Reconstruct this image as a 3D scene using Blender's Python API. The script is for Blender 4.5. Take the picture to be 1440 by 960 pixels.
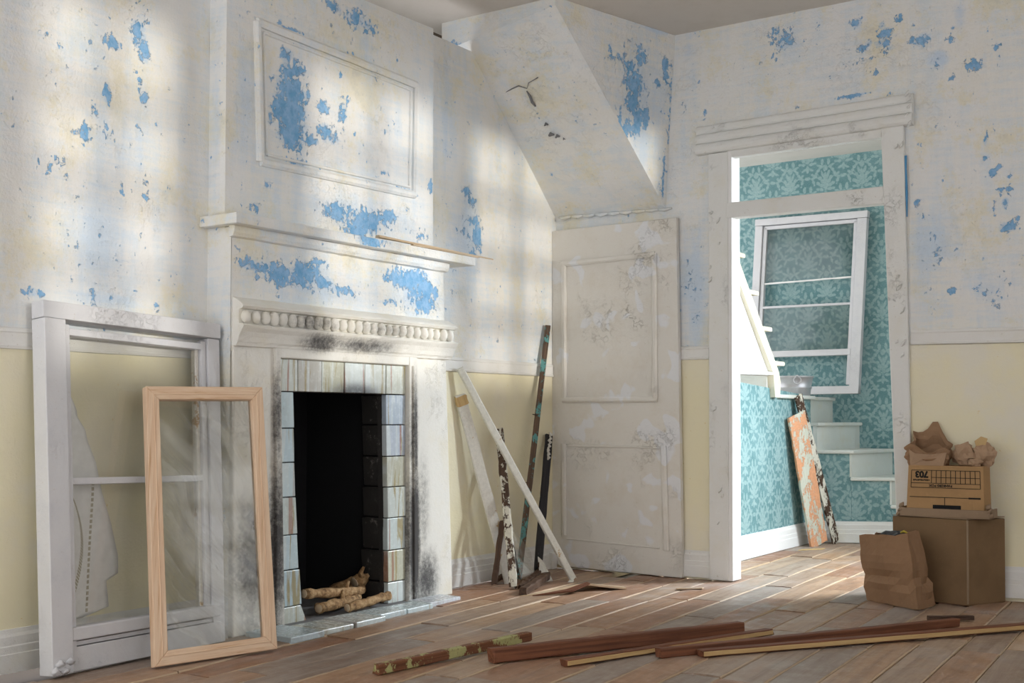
import bpy, math, random
import numpy as np
from mathutils import Vector, Matrix, noise as mnoise
random.seed(7)
rng = np.random.default_rng(7)
scene = bpy.context.scene
COL = scene.collection
for o in list(bpy.data.objects):
    bpy.data.objects.remove(o)

# ------------------------------------------------------------------ camera
cam_d = bpy.data.cameras.new('camera'); cam = bpy.data.objects.new('camera', cam_d); COL.objects.link(cam)
cam.location = (3.8075, -6.1166, 0.88)
cam.rotation_euler = (math.radians(92.0), 0, math.radians(34.002))
cam_d.sensor_width = 36.0; cam_d.lens = 42.25; cam_d.shift_y = 51/1440; cam_d.clip_start = 0.05
scene.camera = cam
# ------------------------------------------------------------------ world, sun, daylight, exposure
world = bpy.data.worlds.new('world'); scene.world = world; world.use_nodes = True
bg = world.node_tree.nodes['Background']; bg.inputs[0].default_value = (0.98, 0.98, 1.0, 1); bg.inputs[1].default_value = 2.05
sun_d = bpy.data.lights.new('sun', 'SUN'); sun = bpy.data.objects.new('sun', sun_d); COL.objects.link(sun)
sun_d.energy = 1.6; sun_d.angle = math.radians(2.3); sun_d.color = (1.0, 0.95, 0.86)
sun.location = (8, -4, 3)
sun.rotation_euler = Vector((-1, .15, -.055)).to_track_quat('-Z', 'Y').to_euler()
hl_d = bpy.data.lights.new('hall_window_daylight', 'AREA'); hl = bpy.data.objects.new('hall_window_daylight', hl_d); COL.objects.link(hl)
hl_d.shape = 'RECTANGLE'; hl_d.size = .6; hl_d.size_y = .8; hl_d.energy = 56; hl_d.spread = math.radians(105); hl_d.color = (0.86, 0.94, 1.0)
hl.location = (2.93, 1.55, 1.95)
hl.rotation_euler = Vector((-1, -.85, -.85)).to_track_quat('-Z', 'Z').to_euler()
scene.view_settings.view_transform = 'Standard'
scene.view_settings.look = 'None'
scene.view_settings.exposure = 0.12
scene.view_settings.gamma = 1.0
scene.view_settings.use_curve_mapping = False

# ------------------------------------------------------------------ object helpers
def link(o, parent=None):
    COL.objects.link(o)
    if parent is not None: o.parent = parent
    return o
def tag(o, label=None, cat=None, group=None, kind=None):
    if label: o['label'] = label
    if cat: o['category'] = cat
    if group: o['group'] = group
    if kind: o['kind'] = kind
    return o
def thing(name, label, cat, loc=(0, 0, 0), group=None, kind=None):
    # an Empty at the thing's base; the children are built in world coordinates and offset back
    e = bpy.data.objects.new(name, None); COL.objects.link(e); e.location = loc; e.empty_display_size = .05
    return tag(e, label, cat, group, kind)
def mk(name, verts, faces, mat, parent=None, smooth=False, bevel=0, seg=2, uv=None, attrs=None, solid=0):
    me = bpy.data.meshes.new(name)
    me.from_pydata([tuple(v) for v in verts], [], [tuple(f) for f in faces])
    me.validate(); me.update()
    if uv is not None:
        l = me.uv_layers.new(name='UVMap')
        idx = np.zeros(len(me.loops), dtype=np.int32); me.loops.foreach_get('vertex_index', idx)
        l.data.foreach_set('uv', np.asarray(uv, dtype=np.float32)[idx].ravel())
    if attrs:
        for k, v in attrs.items():
            a = me.attributes.new(k, 'FLOAT', 'POINT'); a.data.foreach_set('value', np.asarray(v, dtype=np.float32))
    if smooth: me.polygons.foreach_set('use_smooth', [True]*len(me.polygons))
    me.materials.append(mat)
    o = bpy.data.objects.new(name, me); link(o, parent)
    if parent is not None: o.matrix_parent_inverse = Matrix.Translation(-Vector(parent_loc(parent)))
    if solid:
        m = o.modifiers.new('solid', 'SOLIDIFY'); m.thickness = solid; m.offset = 0
    if bevel:
        m = o.modifiers.new('bevel', 'BEVEL'); m.width = bevel; m.segments = seg; m.limit_method = 'ANGLE'; m.angle_limit = math.radians(35)
    return o
def parent_loc(p):
    v = Vector(p.location)
    # children of children keep world coordinates too
    if p.parent is not None and p.type == 'EMPTY': v = v + Vector(p.parent.location)
    return v if p.type == 'EMPTY' else Vector((0, 0, 0))
BOXF = [(0, 3, 2, 1), (4, 5, 6, 7), (0, 1, 5, 4), (1, 2, 6, 5), (2, 3, 7, 6), (3, 0, 4, 7)]
def box(name, x0, x1, y0, y1, z0, z1, mat, parent=None, bevel=.003, seg=2):
    v = [(x0, y0, z0), (x1, y0, z0), (x1, y1, z0), (x0, y1, z0), (x0, y0, z1), (x1, y0, z1), (x1, y1, z1), (x0, y1, z1)]
    return mk(name, v, BOXF, mat, parent, bevel=bevel, seg=seg)
def hexa(name, v8, mat, parent=None, bevel=.003, seg=2):
    return mk(name, v8, BOXF, mat, parent, bevel=bevel, seg=seg)
def beam(name, a, b, w, t, mat, parent=None, up=(0, 0, 1), n=1, rough=0.0, ch=.15, seed=0, bow=0.0, ragged=0.0, w1=None, t1=None):
    """bar from a to b: w across, t along the 'up' side, chamfered section, n segments with uneven faces"""
    a = Vector(a); b = Vector(b); ax = (b-a).normalized(); up = Vector(up)
    side = ax.cross(up).normalized(); nor = side.cross(ax).normalized()
    r = random.Random(seed*77+13)
    c = ch
    sec = [(-.5+c, -.5), (.5-c, -.5), (.5, -.5+c), (.5, .5-c), (.5-c, .5), (-.5+c, .5), (-.5, .5-c), (-.5, -.5+c)]
    vs = []; fs = []
    for i in range(n+1):
        f = i/n; ww = w+((w1 if w1 else w)-w)*f; tt = t+((t1 if t1 else t)-t)*f
        p = a.lerp(b, f)+nor*(bow*4*f*(1-f))
        for (s, q) in sec:
            js = 1+(r.random()-.5)*2*rough; jq = 1+(r.random()-.5)*2*rough
            e = 0
            if ragged and i in (0, n): e = (r.random()-.5)*ragged
            vs.append(p+side*(s*ww*js)+nor*(q*tt*jq)+ax*e)
    for i in range(n):
        for k in range(8):
            fs.append((i*8+k, i*8+(k+1) % 8, (i+1)*8+(k+1) % 8, (i+1)*8+k))
    fs.append(tuple(reversed(range(8)))); fs.append(tuple(n*8+k for k in range(8)))
    # coordinates along the length for the grain
    o = mk(name, vs, fs, mat, parent)
    for nm_, ix in (('cu', 0), ('cv', 1)):
        aa = o.data.attributes.new(nm_, 'FLOAT', 'POINT'); aa.data.foreach_set('value', np.tile(np.array([q[ix]*(w, t)[ix] for q in sec]), n+1).astype(np.float32))
    at = o.data.attributes.new('along', 'FLOAT', 'POINT')
    at.data.foreach_set('value', np.repeat(np.arange(n+1)/n*(b-a).length, 8).astype(np.float32))
    return o
def prism(name, prof, p0, p1, axes, mat, parent=None, n=1, rough=0, smooth=False, bevel=0, cap=True, seed=0):
    """profile [(a,b)] in axes (A,B) swept from p0 to p1"""
    p0 = Vector(p0); p1 = Vector(p1); A = Vector(axes[0]); B = Vector(axes[1]); k = len(prof)
    r = random.Random(seed)
    vs = []
    for i in range(n+1):
        p = p0.lerp(p1, i/n)
        for (a, b) in prof:
            vs.append(p+A*(a+(r.random()-.5)*rough)+B*(b+(r.random()-.5)*rough))
    fs = []
    for i in range(n):
        for j in range(k):
            fs.append((i*k+j, i*k+(j+1) % k, (i+1)*k+(j+1) % k, (i+1)*k+j))
    if cap:
        fs.append(tuple(reversed(range(k)))); fs.append(tuple(n*k+j for j in range(k)))
    o = mk(name, vs, fs, mat, parent, smooth=smooth, bevel=bevel)
    import bmesh
    bm = bmesh.new(); bm.from_mesh(o.data); bmesh.ops.recalc_face_normals(bm, faces=bm.faces); bm.to_mesh(o.data); bm.free()
    return o
def tube(name, pts, radii, mat, parent=None, k=10, rough=0, seed=0, smooth=True, cap=True, closed=False):
    pts = [Vector(p) for p in pts]; n = len(pts); r = random.Random(seed)
    if not hasattr(radii, '__len__'): radii = [radii]*n
    vs = []; fs = []; prev = None
    for i, p in enumerate(pts):
        if closed: d = pts[(i+1) % n]-pts[i-1]
        else: d = pts[min(i+1, n-1)]-pts[max(i-1, 0)]
        d.normalize()
        ref = prev if prev is not None else (Vector((0, 0, 1)) if abs(d.z) < .9 else Vector((1, 0, 0)))
        s = d.cross(ref).normalized(); u = s.cross(d).normalized(); prev = u
        for j in range(k):
            th = 2*math.pi*j/k; rr = radii[i]*(1+(r.random()-.5)*2*rough)
            vs.append(p+(s*math.cos(th)+u*math.sin(th))*rr)
    for i in range(n if closed else n-1):
        i2 = (i+1) % n
        for j in range(k):
            fs.append((i*k+j, i*k+(j+1) % k, i2*k+(j+1) % k, i2*k+j))
    if cap and not closed:
        fs.append(tuple(reversed(range(k)))); fs.append(tuple((n-1)*k+j for j in range(k)))
    return mk(name, vs, fs, mat, parent, smooth=smooth)
class Quad:
    """a crooked rectangle in space: corners bottom-left, bottom-right, top-right, top-left; d is measured along its normal"""
    def __init__(s, bl, br, tr, tl):
        s.c = [Vector(p) for p in (bl, br, tr, tl)]
        s.n = ((s.c[1]-s.c[0]).cross(s.c[3]-s.c[0])).normalized()
        s.w = ((s.c[1]-s.c[0]).length+(s.c[2]-s.c[3]).length)/2; s.h = ((s.c[3]-s.c[0]).length+(s.c[2]-s.c[1]).length)/2
    def __call__(s, u, v, d=0):
        u /= s.w; v /= s.h
        return (s.c[0]*(1-u)+s.c[1]*u)*(1-v)+(s.c[3]*(1-u)+s.c[2]*u)*v+s.n*d
    def slab(s, name, poly, d0, d1, mat, parent, bevel=.003, seg=2):
        k = len(poly)
        vs = [s(u, v, d0) for u, v in poly]+[s(u, v, d1) for u, v in poly]
        fs = [tuple(reversed(range(k))), tuple(range(k, 2*k))]+[(j, (j+1) % k, k+(j+1) % k, k+j) for j in range(k)]
        return mk(name, vs, fs, mat, parent, bevel=bevel, seg=seg)
    def bar(s, name, u0, u1, v0, v1, d0, d1, mat, parent, bevel=.003):
        return s.slab(name, [(u0, v0), (u1, v0), (u1, v1), (u0, v1)], d0, d1, mat, parent, bevel)
def blobval(h, z, blobs):
    v = np.zeros_like(h)
    for (bh, bz, rh, rz, a) in blobs:
        if a == 0: continue
        d = np.sqrt(((h-bh)/max(rh, .006))**2+((z-bz)/max(rz, .006))**2)
        v = np.maximum(v, a*np.clip(1.25-.75*d, 0, 1.2))
    return v
def fbm(P, sc, seed=0):
    out = np.zeros(len(P))
    for i, p in enumerate(P):
        out[i] = mnoise.noise(Vector((p[0]*sc+seed, p[1]*sc, p[2]*sc)))
    return out
def cheap_wave(P, seed):
    r = np.random.default_rng(seed); out = np.zeros(len(P))
    for k in range(14):
        f = r.normal(size=3)*r.choice([3, 6, 11, 18]); out += np.sin(P@f+r.random()*6.28)/(np.linalg.norm(f)+2)
    return out
def patch(name, bl, br, tr, tl, res, mat, h_axis, blue=(), wash=(), hole=None, rough=.003, parent=None, seed=1, ragged_top=0.0, extra=None, flip=False):
    """bilinear plaster patch with paint attributes; hole(h,z)->bool removes faces"""
    bl, br, tr, tl = [np.array(p, float) for p in (bl, br, tr, tl)]
    nu = max(2, int(round(max(np.linalg.norm(br-bl), np.linalg.norm(tr-tl))/res))); nv = max(2, int(round(max(np.linalg.norm(tl-bl), np.linalg.norm(tr-br))/res)))
    U, V = np.meshgrid(np.linspace(0, 1, nu+1), np.linspace(0, 1, nv+1))
    U = U.ravel()[:, None]; V = V.ravel()[:, None]
    P = (bl*(1-U)+br*U)*(1-V)+(tl*(1-U)+tr*U)*V
    n = np.cross(br-bl, tl-bl); n /= np.linalg.norm(n)
    edge = np.minimum(np.minimum(U, 1-U)*nu, np.minimum(V, 1-V)*nv)[:, 0]
    P = P+n*(cheap_wave(P, seed)*rough*np.clip(edge/3, 0, 1))[:, None]
    if ragged_top:
        P[:, 2] += (V[:, 0] > .999)*(cheap_wave(P*np.array([3, 3, 0]), seed+5))*ragged_top
    h = P[:, h_axis]; z = P[:, 2]
    at = {'blue': blobval(h, z, blue), 'wash': blobval(h, z, wash)}
    I = np.arange((nu+1)*(nv+1)).reshape(nv+1, nu+1)
    F = np.stack([I[:-1, :-1], I[:-1, 1:], I[1:, 1:], I[1:, :-1]], -1).reshape(-1, 4)
    if flip: F = F[:, ::-1]
    if hole is not None:
        c = P[F].mean(1); F = F[~hole(c[:, h_axis], c[:, 2])]
    o = mk(name, P, F.tolist(), mat, parent, smooth=True, attrs=at)
    return o

# ------------------------------------------------------------------ material helpers
class S:
    def __init__(s, g, sock): s.g = g; s.s = sock
    def _m(s, op, b=None, c=None): return s.g.math(op, s, b, c)
    def __add__(s, b): return s._m('ADD', b)
    def __radd__(s, b): return s._m('ADD', b)
    def __sub__(s, b): return s._m('SUBTRACT', b)
    def __rsub__(s, b): return s.g.math('SUBTRACT', b, s)
    def __mul__(s, b): return s._m('MULTIPLY', b)
    def __rmul__(s, b): return s._m('MULTIPLY', b)
    def __truediv__(s, b): return s._m('DIVIDE', b)
    def __neg__(s): return s._m('MULTIPLY', -1.0)
    def abs(s): return s._m('ABSOLUTE')
    def max(s, b): return s._m('MAXIMUM', b)
    def min(s, b): return s._m('MINIMUM', b)
    def step(s, lo, hi): return s.g.maprange(s, lo, hi)
class G:
    def __init__(s, name):
        s.mat = bpy.data.materials.new(name); s.mat.use_nodes = True; s.t = s.mat.node_tree; s.t.nodes.clear()
        s.out = s.t.nodes.new('ShaderNodeOutputMaterial'); s.b = s.t.nodes.new('ShaderNodeBsdfPrincipled')
        s.t.links.new(s.b.outputs[0], s.out.inputs[0])
    def put(s, inp, v):
        if isinstance(v, S): s.t.links.new(v.s, inp)
        elif v is not None:
            try: inp.default_value = v
            except Exception: inp.default_value = tuple(v)+(1,) if len(v) == 3 else v
    def node(s, typ, **kw):
        n = s.t.nodes.new(typ)
        for k, v in kw.items(): setattr(n, k, v)
        return n
    def math(s, op, a, b=None, c=None):
        n = s.node('ShaderNodeMath', operation=op)
        for i, v in enumerate((a, b, c)):
            if v is not None: s.put(n.inputs[i], v)
        return S(s, n.outputs[0])
    def maprange(s, v, lo, hi, a=0, b=1):
        n = s.node('ShaderNodeMapRange', interpolation_type='SMOOTHSTEP')
        for i, q in enumerate((v, lo, hi, a, b)): s.put(n.inputs[i], q)
        return S(s, n.outputs[0])
    def pos(s): return S(s, s.node('ShaderNodeNewGeometry').outputs['Position'])
    def obj(s): return S(s, s.node('ShaderNodeTexCoord').outputs['Object'])
    def uv(s): return S(s, s.node('ShaderNodeTexCoord').outputs['UV'])
    def rand(s): return S(s, s.node('ShaderNodeObjectInfo').outputs['Random'])
    def attr(s, name): return S(s, s.node('ShaderNodeAttribute', attribute_name=name).outputs['Fac'])
    def sep(s, v):
        n = s.node('ShaderNodeSeparateXYZ'); s.put(n.inputs[0], v); return [S(s, n.outputs[i]) for i in range(3)]
    def comb(s, x, y, z):
        n = s.node('ShaderNodeCombineXYZ'); s.put(n.inputs[0], x); s.put(n.inputs[1], y); s.put(n.inputs[2], z); return S(s, n.outputs[0])
    def scale(s, v, sc, loc=None):
        n = s.node('ShaderNodeMapping'); s.put(n.inputs[0], v); n.inputs['Scale'].default_value = sc
        if loc is not None: s.put(n.inputs['Location'], loc)
        return S(s, n.outputs[0])
    def noise(s, v, sc, det=4, rough=.6, dist=0):
        n = s.node('ShaderNodeTexNoise'); s.put(n.inputs['Vector'], v); n.inputs['Scale'].default_value = sc
        n.inputs['Detail'].default_value = det; n.inputs['Roughness'].default_value = rough; n.inputs['Distortion'].default_value = dist
        return S(s, n.outputs['Fac'])
    def voro(s, v, sc, feat='F1', out='Distance'):
        n = s.node('ShaderNodeTexVoronoi', feature=feat); s.put(n.inputs['Vector'], v); n.inputs['Scale'].default_value = sc
        return S(s, n.outputs[out])
    def ramp(s, f, stops, interp='LINEAR'):
        n = s.node('ShaderNodeValToRGB'); n.color_ramp.interpolation = interp; e = n.color_ramp.elements
        while len(e) < len(stops): e.new(.5)
        for i, (p, c) in enumerate(stops): e[i].position = p; e[i].color = tuple(c)+(1,)
        s.put(n.inputs[0], f); return S(s, n.outputs[0])
    def mix(s, f, a, b):
        n = s.node('ShaderNodeMix', data_type='RGBA'); s.put(n.inputs[0], f)
        for i, v in ((6, a), (7, b)):
            if isinstance(v, S): s.t.links.new(v.s, n.inputs[i])
            else: n.inputs[i].default_value = tuple(v)+(1,)
        return S(s, n.outputs[2])
    def bump(s, h, strength=.5, dist=.01, normal=None):
        n = s.node('ShaderNodeBump'); n.inputs['Strength'].default_value = strength; n.inputs['Distance'].default_value = dist
        s.put(n.inputs['Height'], h)
        if normal is not None: s.put(n.inputs['Normal'], normal)
        return S(s, n.outputs[0])
    def done(s, col=None, rough=.8, normal=None, metal=None, spec=None):
        if isinstance(col, S): s.t.links.new(col.s, s.b.inputs['Base Color'])
        elif col is not None: s.b.inputs['Base Color'].default_value = tuple(col)+(1,)
        s.put(s.b.inputs['Roughness'], rough)
        if normal is not None: s.put(s.b.inputs['Normal'], normal)
        if metal is not None: s.put(s.b.inputs['Metallic'], metal)
        if spec is not None: s.put(s.b.inputs['Specular IOR Level'], spec)
        return s.mat
def spots(g, p, lst):
    """soft ellipsoidal stain masks at fixed places: (x,y,z,rx,ry,rz,amp)"""
    v = None
    for (x, y, z, rx, ry, rz, a) in lst:
        n = g.node('ShaderNodeVectorMath', operation='SUBTRACT'); g.put(n.inputs[0], p); n.inputs[1].default_value = (x, y, z)
        m = g.node('ShaderNodeVectorMath', operation='MULTIPLY'); g.t.links.new(n.outputs[0], m.inputs[0]); m.inputs[1].default_value = (1/rx, 1/ry, 1/rz)
        l = g.node('ShaderNodeVectorMath', operation='LENGTH'); g.t.links.new(m.outputs[0], l.inputs[0])
        q = g.maprange(S(g, l.outputs['Value']), 1.0, 0.0)*a
        v = q if v is None else v.max(q)
    return v

WHITE = (.80, .80, .775)
def m_plaster(name, dado=None, dark=1.0):
    g = G(name); p = g.pos(); x, y, z = g.sep(p)
    n1 = g.noise(p, 42, 6, .8); n2 = g.noise(p, 12, 4, .7); n3 = g.noise(p, 2.1, 4, .6); n4 = g.noise(p, 4.3, 6, .7)
    st = g.noise(g.scale(p, (9, 9, 1.3)), 1.0, 5, .65); br = g.noise(g.scale(p, (5, 5, 40)), 1.0, 4, .6)
    blue = g.attr('blue'); wash = g.attr('wash')
    vc = g.sep(g.voro(g.scale(p, (1, 1, .7)), 62, 'F1', 'Color'))[0]; vd = g.sep(g.voro(g.scale(p, (1, 1, .6)), 26, 'F1', 'Color'))[1]
    v = blue+wash*.20+(n1-.5)*2.2+(n2-.5)*1.3+(vc-.5)*.55+(vd-.5)*.45
    mask = v.step(.66, .72); film = (blue*1.1+(n1-.5)*1.2+(n2-.5)*.8+(br-.5)*.6).step(.45, .9)*.55
    col = g.mix(n3.step(.35, .7), (.80, .805, .80), (.80, .785, .73))
    col = g.mix((st*.6+br*.4).step(.44, .62)*.6, col, (.65, .735, .805))
    col = g.mix((n4+(n1-.5)*.25).step(.49, .66)*.7, col, (.79, .735, .56))
    col = g.mix((n2*.5+n4*.5).step(.56, .68)*.5, col, (.60, .60, .56))
    col = g.mix((wash*1.15+(n4-.5)*1.1+(st-.5)*.9+(br-.5)*.5).step(.30, 1.1)*.8, col, (.57, .69, .83))
    fn = g.noise(p, 95, 3, .6)
    col = g.mix(fn.step(.64, .72)*n4.step(.35, .6)*.45, col, (.48, .45, .37))
    d = None
    if dado:
        d = g.maprange(z+(n2-.5)*.006, dado+.002, dado-.002)
        yel = g.mix(n3.step(.4, .75), (.86, .80, .57), (.84, .79, .63))
        yel = g.mix(g.noise(p, 1.4, 5, .65).step(.5, .66)*.55, yel, (.80, .78, .72))
        yel = g.mix(n4.step(.6, .75)*.3, yel, (.72, .64, .48))
        yel = g.mix(g.noise(p, 46, 2, .5).step(.74, .77)*.7, yel, (.72, .52, .14))
        col = g.mix(d, col, yel); mask = mask*(1-d); film = film*(1-d)
    bl = g.mix(g.noise(p, 24, 4, .7).step(.3, .7), (.12, .35, .62), (.30, .51, .76))
    col = g.mix(film, col, (.42, .60, .80)); col = g.mix(mask*.93, col, bl)
    fl = g.noise(p, 19, 5, .65)
    ridge = 1-(fl-.53).abs().step(.0, .018)
    where = g.noise(p, 3.1, 3, .6).step(.50, .62)
    h = g.noise(p, 5, 3, .5)*.7+n2*.35+fn*.15+ridge*where*.06+fl.step(.53, .57)*where*.11-mask*.16+br*.10
    if dado: h = h*(1-d*.6)
    return g.done(col, .8, g.bump(h, .95, .014), spec=.25)
def m_paint(name, base=(.79, .785, .76), tint=(.74, .70, .58), chips=(.52, .46, .36), amt=.5, bumpy=.5, sc=1.0, rough=.6, soot=None, pale=None):
    g = G(name); p = g.pos()
    n = g.noise(p, 6*sc, 5, .65); f = g.noise(p, 55*sc, 4, .65); c = g.noise(p, 22*sc, 6, .75)
    col = g.mix(n.step(.45, .75)*amt, base, tint)
    if pale: col = g.mix(g.noise(p, 7, 2, .4, .4).step(.58, .63)*.85, col, pale)
    col = g.mix(f.step(.66, .72)*.5, col, chips)
    if soot:
        sm = spots(g, p, soot)
        sm = (sm*1.35+(g.noise(p, 34, 6, .85)-.5)*1.7*sm.step(0, .45)+(c-.5)*.4*sm.step(0, .3)).step(.02, 1.25)
        col = g.mix(sm*.94, col, (.035, .033, .036))
    wh = g.noise(p, 3.7, 3, .6).step(.52, .66); rd = 1-(c-.53).abs().step(.0, .02)
    h = n*.4+f*.22+c*.15+rd*wh*.22+c.step(.53, .56)*wh*.16
    return g.done(col, rough, g.bump(h, bumpy, .008), spec=.3)
SOOT = [(.2, -2.22, 1.215, .2, .24, .075, .85), (.2, -1.95, 1.215, .2, .40, .06, .75), (.2, -2.30, 1.30, .12, .30, .06, .55), (.16, -1.545, .30, .2, .10, .65, 1.2), (.16, -1.55, .8, .2, .07, .5, .9),
        (.16, -1.44, .10, .2, .17, .24, .85), (.16, -1.47, .45, .2, .10, .5, .45), (.16, -2.465, .35, .2, .09, .65, .9), (.16, -2.60, .30, .2, .18, .5, .85), (.14, -2.0, 1.02, .2, .4, .06, .7), (.16, -2.47, .9, .2, .05, .4, .7), (.2, -1.8, 1.3, .1, .5, .05, .4)]
def m_wallpaper(name):
    g = G(name); u, v, _ = g.sep(g.uv()); p = g.pos()
    wob = (g.noise(p, 14, 2, .5)-.5)*.012
    u = u+wob; v = v+wob
    W, H = .29, .42
    def cell(u, v):
        a = g.math('FRACT', u/W)-.5; b = g.math('FRACT', v/H)-.5
        return a*W, b*H
    def motif(a, b):
        aa = a.abs()
        def leaf(cx, cy, L, w, ang, lobes=0.0):
            c, s_ = math.cos(ang), math.sin(ang); dx = aa-cx; dy = b-cy
            p_ = dx*c+dy*s_; q_ = dy*c-dx*s_
            e = (p_/L)*(p_/L)+(q_/w)*(q_/w)
            if lobes: e = e+g.math('SINE', p_*(lobes))*.30
            return 1-e
        m = leaf(0, .03, .020, .075, 0)
        for (cx, cy, L, w, an, lo) in ((.030, .035, .055, .015, 1.05, 180), (.042, .0, .050, .015, .55, 180), (.040, -.035, .042, .013, .1, 180), (.022, .085, .036, .012, 1.25, 0), (.0, -.075, .016, .034, 0, 0), (.024, -.080, .030, .011, -.5, 0),
                                       (.085, .075, .045, .013, 2.2, 200), (.100, .035, .040, .012, 1.3, 200), (.090, -.090, .046, .013, .9, 200), (.060, -.135, .045, .012, 2.6, 200), (.0, .135, .022, .028, 0, 0), (.045, .150, .034, .011, .4, 0), (.120, -.03, .014, .030, 0, 0), (.0, -.15, .03, .016, 0, 0)):
            m = m.max(leaf(cx, cy, L, w, an, lo))
        return m
    a, b = cell(u, v); m1 = motif(a, b)
    a2, b2 = cell(u+W/2, v+H/2); m2 = motif(a2, b2)
    m = m1.max(m2-.12)
    lace = g.voro(g.comb(u*1.0, v*1.0, 0), 95, 'DISTANCE_TO_EDGE')
    net = lace.step(.03, .10)
    fine = g.noise(p, 60, 4, .7)
    mask = (m*.9+(fine-.5)*1.3).step(-.15, .45)
    wear = g.noise(p, 5, 4, .6)
    teal = g.mix(wear.step(.3, .7), (.10, .225, .24), (.16, .30, .315))
    pale = g.mix(fine.step(.3, .7), (.27, .415, .42), (.38, .51, .51))
    col = g.mix(mask*(.55+.4*wear)*.95, teal, pale)
    col = g.mix((1-net)*.16, col, (.50, .68, .70))
    return g.done(col, .75, g.bump(fine+mask*.3, .15, .004), spec=.25)
def m_plank(name):
    g = G(name); o = g.obj(); r = g.rand(); p = g.pos()
    off = g.comb(r*37, r*91, r*13)
    q = g.scale(o, (1, 1, 1), off)
    gr = g.noise(g.scale(q, (28, 1.6, 8)), 1.0, 6, .65, .3); fine = g.noise(g.scale(q, (120, 6, 40)), 1.0, 4, .7)
    kn = g.noise(g.scale(q, (7, 1.2, 3)), 1.0, 3, .5)
    base = g.ramp(r, [(0, (.30, .15, .085)), (.22, (.38, .22, .13)), (.45, (.44, .28, .17)), (.62, (.33, .24, .18)), (.8, (.30, .25, .215)), (1, (.50, .33, .20))])
    col = g.mix(gr.step(.35, .75)*.6, base, (.17, .10, .065)); col = g.mix(fine.step(.5, .8)*.35, col, (.55, .44, .34))
    col = g.mix(kn.step(.6, .8)*.4, col, (.45, .24, .12))
    ex = g.sep(o)[0].abs(); col = g.mix((ex+(fine-.5)*.008).step(.0685, .072)*.75, col, (.60, .45, .29))  # pale plank edges: highlights of the raised edges painted into the colour
    d1 = g.noise(p, 1.3, 5, .65); d2 = g.noise(p, 9, 5, .7)
    col = g.mix(((d1-.5)*1.6+(d2-.5)*.9+.22).step(.1, .95)*.6, col, (.52, .50, .49))
    col = g.mix(g.noise(p, 150, 2, .5).step(.68, .74)*.5, col, (.62, .58, .52))
    return g.done(col, g.maprange(d2, .3, .7, .34, .68), g.bump(gr*.6+fine*.3+d2*.3, .4, .006), spec=.5)
def m_wood(name, c1, c2, c3=None, cov=.5, sc=1.0, rough=.6, paintsc=7, dark=None, bumpy=.4):
    """grain along each bar's own length; c3 = flaking paint left on it"""
    g = G(name); p = g.pos(); al = g.attr('along'); x, y, z = g.sep(p); r = g.rand()
    q = g.comb(al*2.2+r*9, g.attr('cu')*80*sc+r*20, g.attr('cv')*80*sc)
    gr = g.noise(q, 1.0, 5, .65, .25); fn = g.noise(p, 60, 4, .7)
    col = g.mix(gr.step(.35, .7), c1, c2); col = g.mix(fn.step(.55, .8)*.4, col, tuple(.6*v for v in c1))
    h = gr*.5+fn*.3
    if c3:
        pn = g.noise(g.comb(x*paintsc, y*paintsc, z*paintsc*.6), 1.0, 6, .75)
        m = (pn+(fn-.5)*.25).step(1-cov-.015, 1-cov+.015)
        col = g.mix(m, col, g.mix(fn.step(.3, .7), c3, tuple(.86*v for v in c3))); h = h+m*.6
    return g.done(col, rough, g.bump(h, bumpy, .005), spec=.3)
def m_oak(name):
    g = G(name); o = g.obj(); r = g.rand(); x, y, z = g.sep(g.pos()); al = g.attr('along')
    q = g.comb(al*3, (x+y)*70+r*31, z*70)
    ax = g.attr('vert')
    qv = g.comb((x+y)*95+r*31, z*3.2, r*9); qh = g.comb((x+y)*4, z*95+r*17, r*9)
    nv = g.noise(qv, 1.0, 5, .7, .4); nh = g.noise(qh, 1.0, 5, .7, .4)
    gr = nv*ax+nh*(1-ax)
    col = g.mix(gr.step(.35, .62), (.80, .61, .44), (.72, .50, .33)); col = g.mix(gr.step(.58, .70)*.8, col, (.50, .28, .13))
    return g.done(col, .55, g.bump(gr, .3, .003), spec=.3)
def m_tile(name, sooty=False, pale=False):
    g = G(name); p = g.pos(); r = g.rand(); x, y, z = g.sep(p)
    w = g.noise(g.comb(y*20+r*57, z*1.6, r*31), 1.0, 4, .6, .9)
    r2 = g.math('FRACT', r*7.31)
    base = g.ramp(r2, [(0, (.47, .60, .68)), (.3, (.56, .68, .72)), (.5, (.60, .63, .58)), (.72, (.50, .50, .38)), (.85, (.52, .50, .55)), (1, (.44, .54, .64))])
    col = g.mix(w.step(.48, .62)*.7, base, (.66, .72, .72)); col = g.mix(w.step(.42, .34)*.85, col, (.36, .29, .13))
    ln = g.noise(g.comb(y*26+r*31, z*.8, r*11), 1.0, 2, .5)
    col = g.mix(ln.step(.64, .68)*r2.step(.15, .5)*.75, col, (.33, .13, .07))
    if pale: col = g.mix(.35, col, (.60, .68, .70))
    fn = g.noise(p, 45, 5, .75)
    so = spots(g, p, [(.14, -1.95, 1.0, .3, .34, .09, 1.0), (.14, -2.42, .9, .3, .1, .3, .35)])
    col = g.mix((so+(fn-.5)*.8*so.step(0, .2)).step(.1, 1.0)*.9, col, (.04, .04, .045))
    col = g.mix(fn.step(.62, .72)*.35, col, (.30, .27, .22))
    if pale:
        col = g.mix(g.noise(p, 12, 5, .7).step(.5, .7)*.6, col, (.34, .30, .25))
    return g.done(col, g.maprange(fn, .4, .7, .16, .4), g.bump(fn*.3+w*.2, .2, .004), spec=.5)
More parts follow.
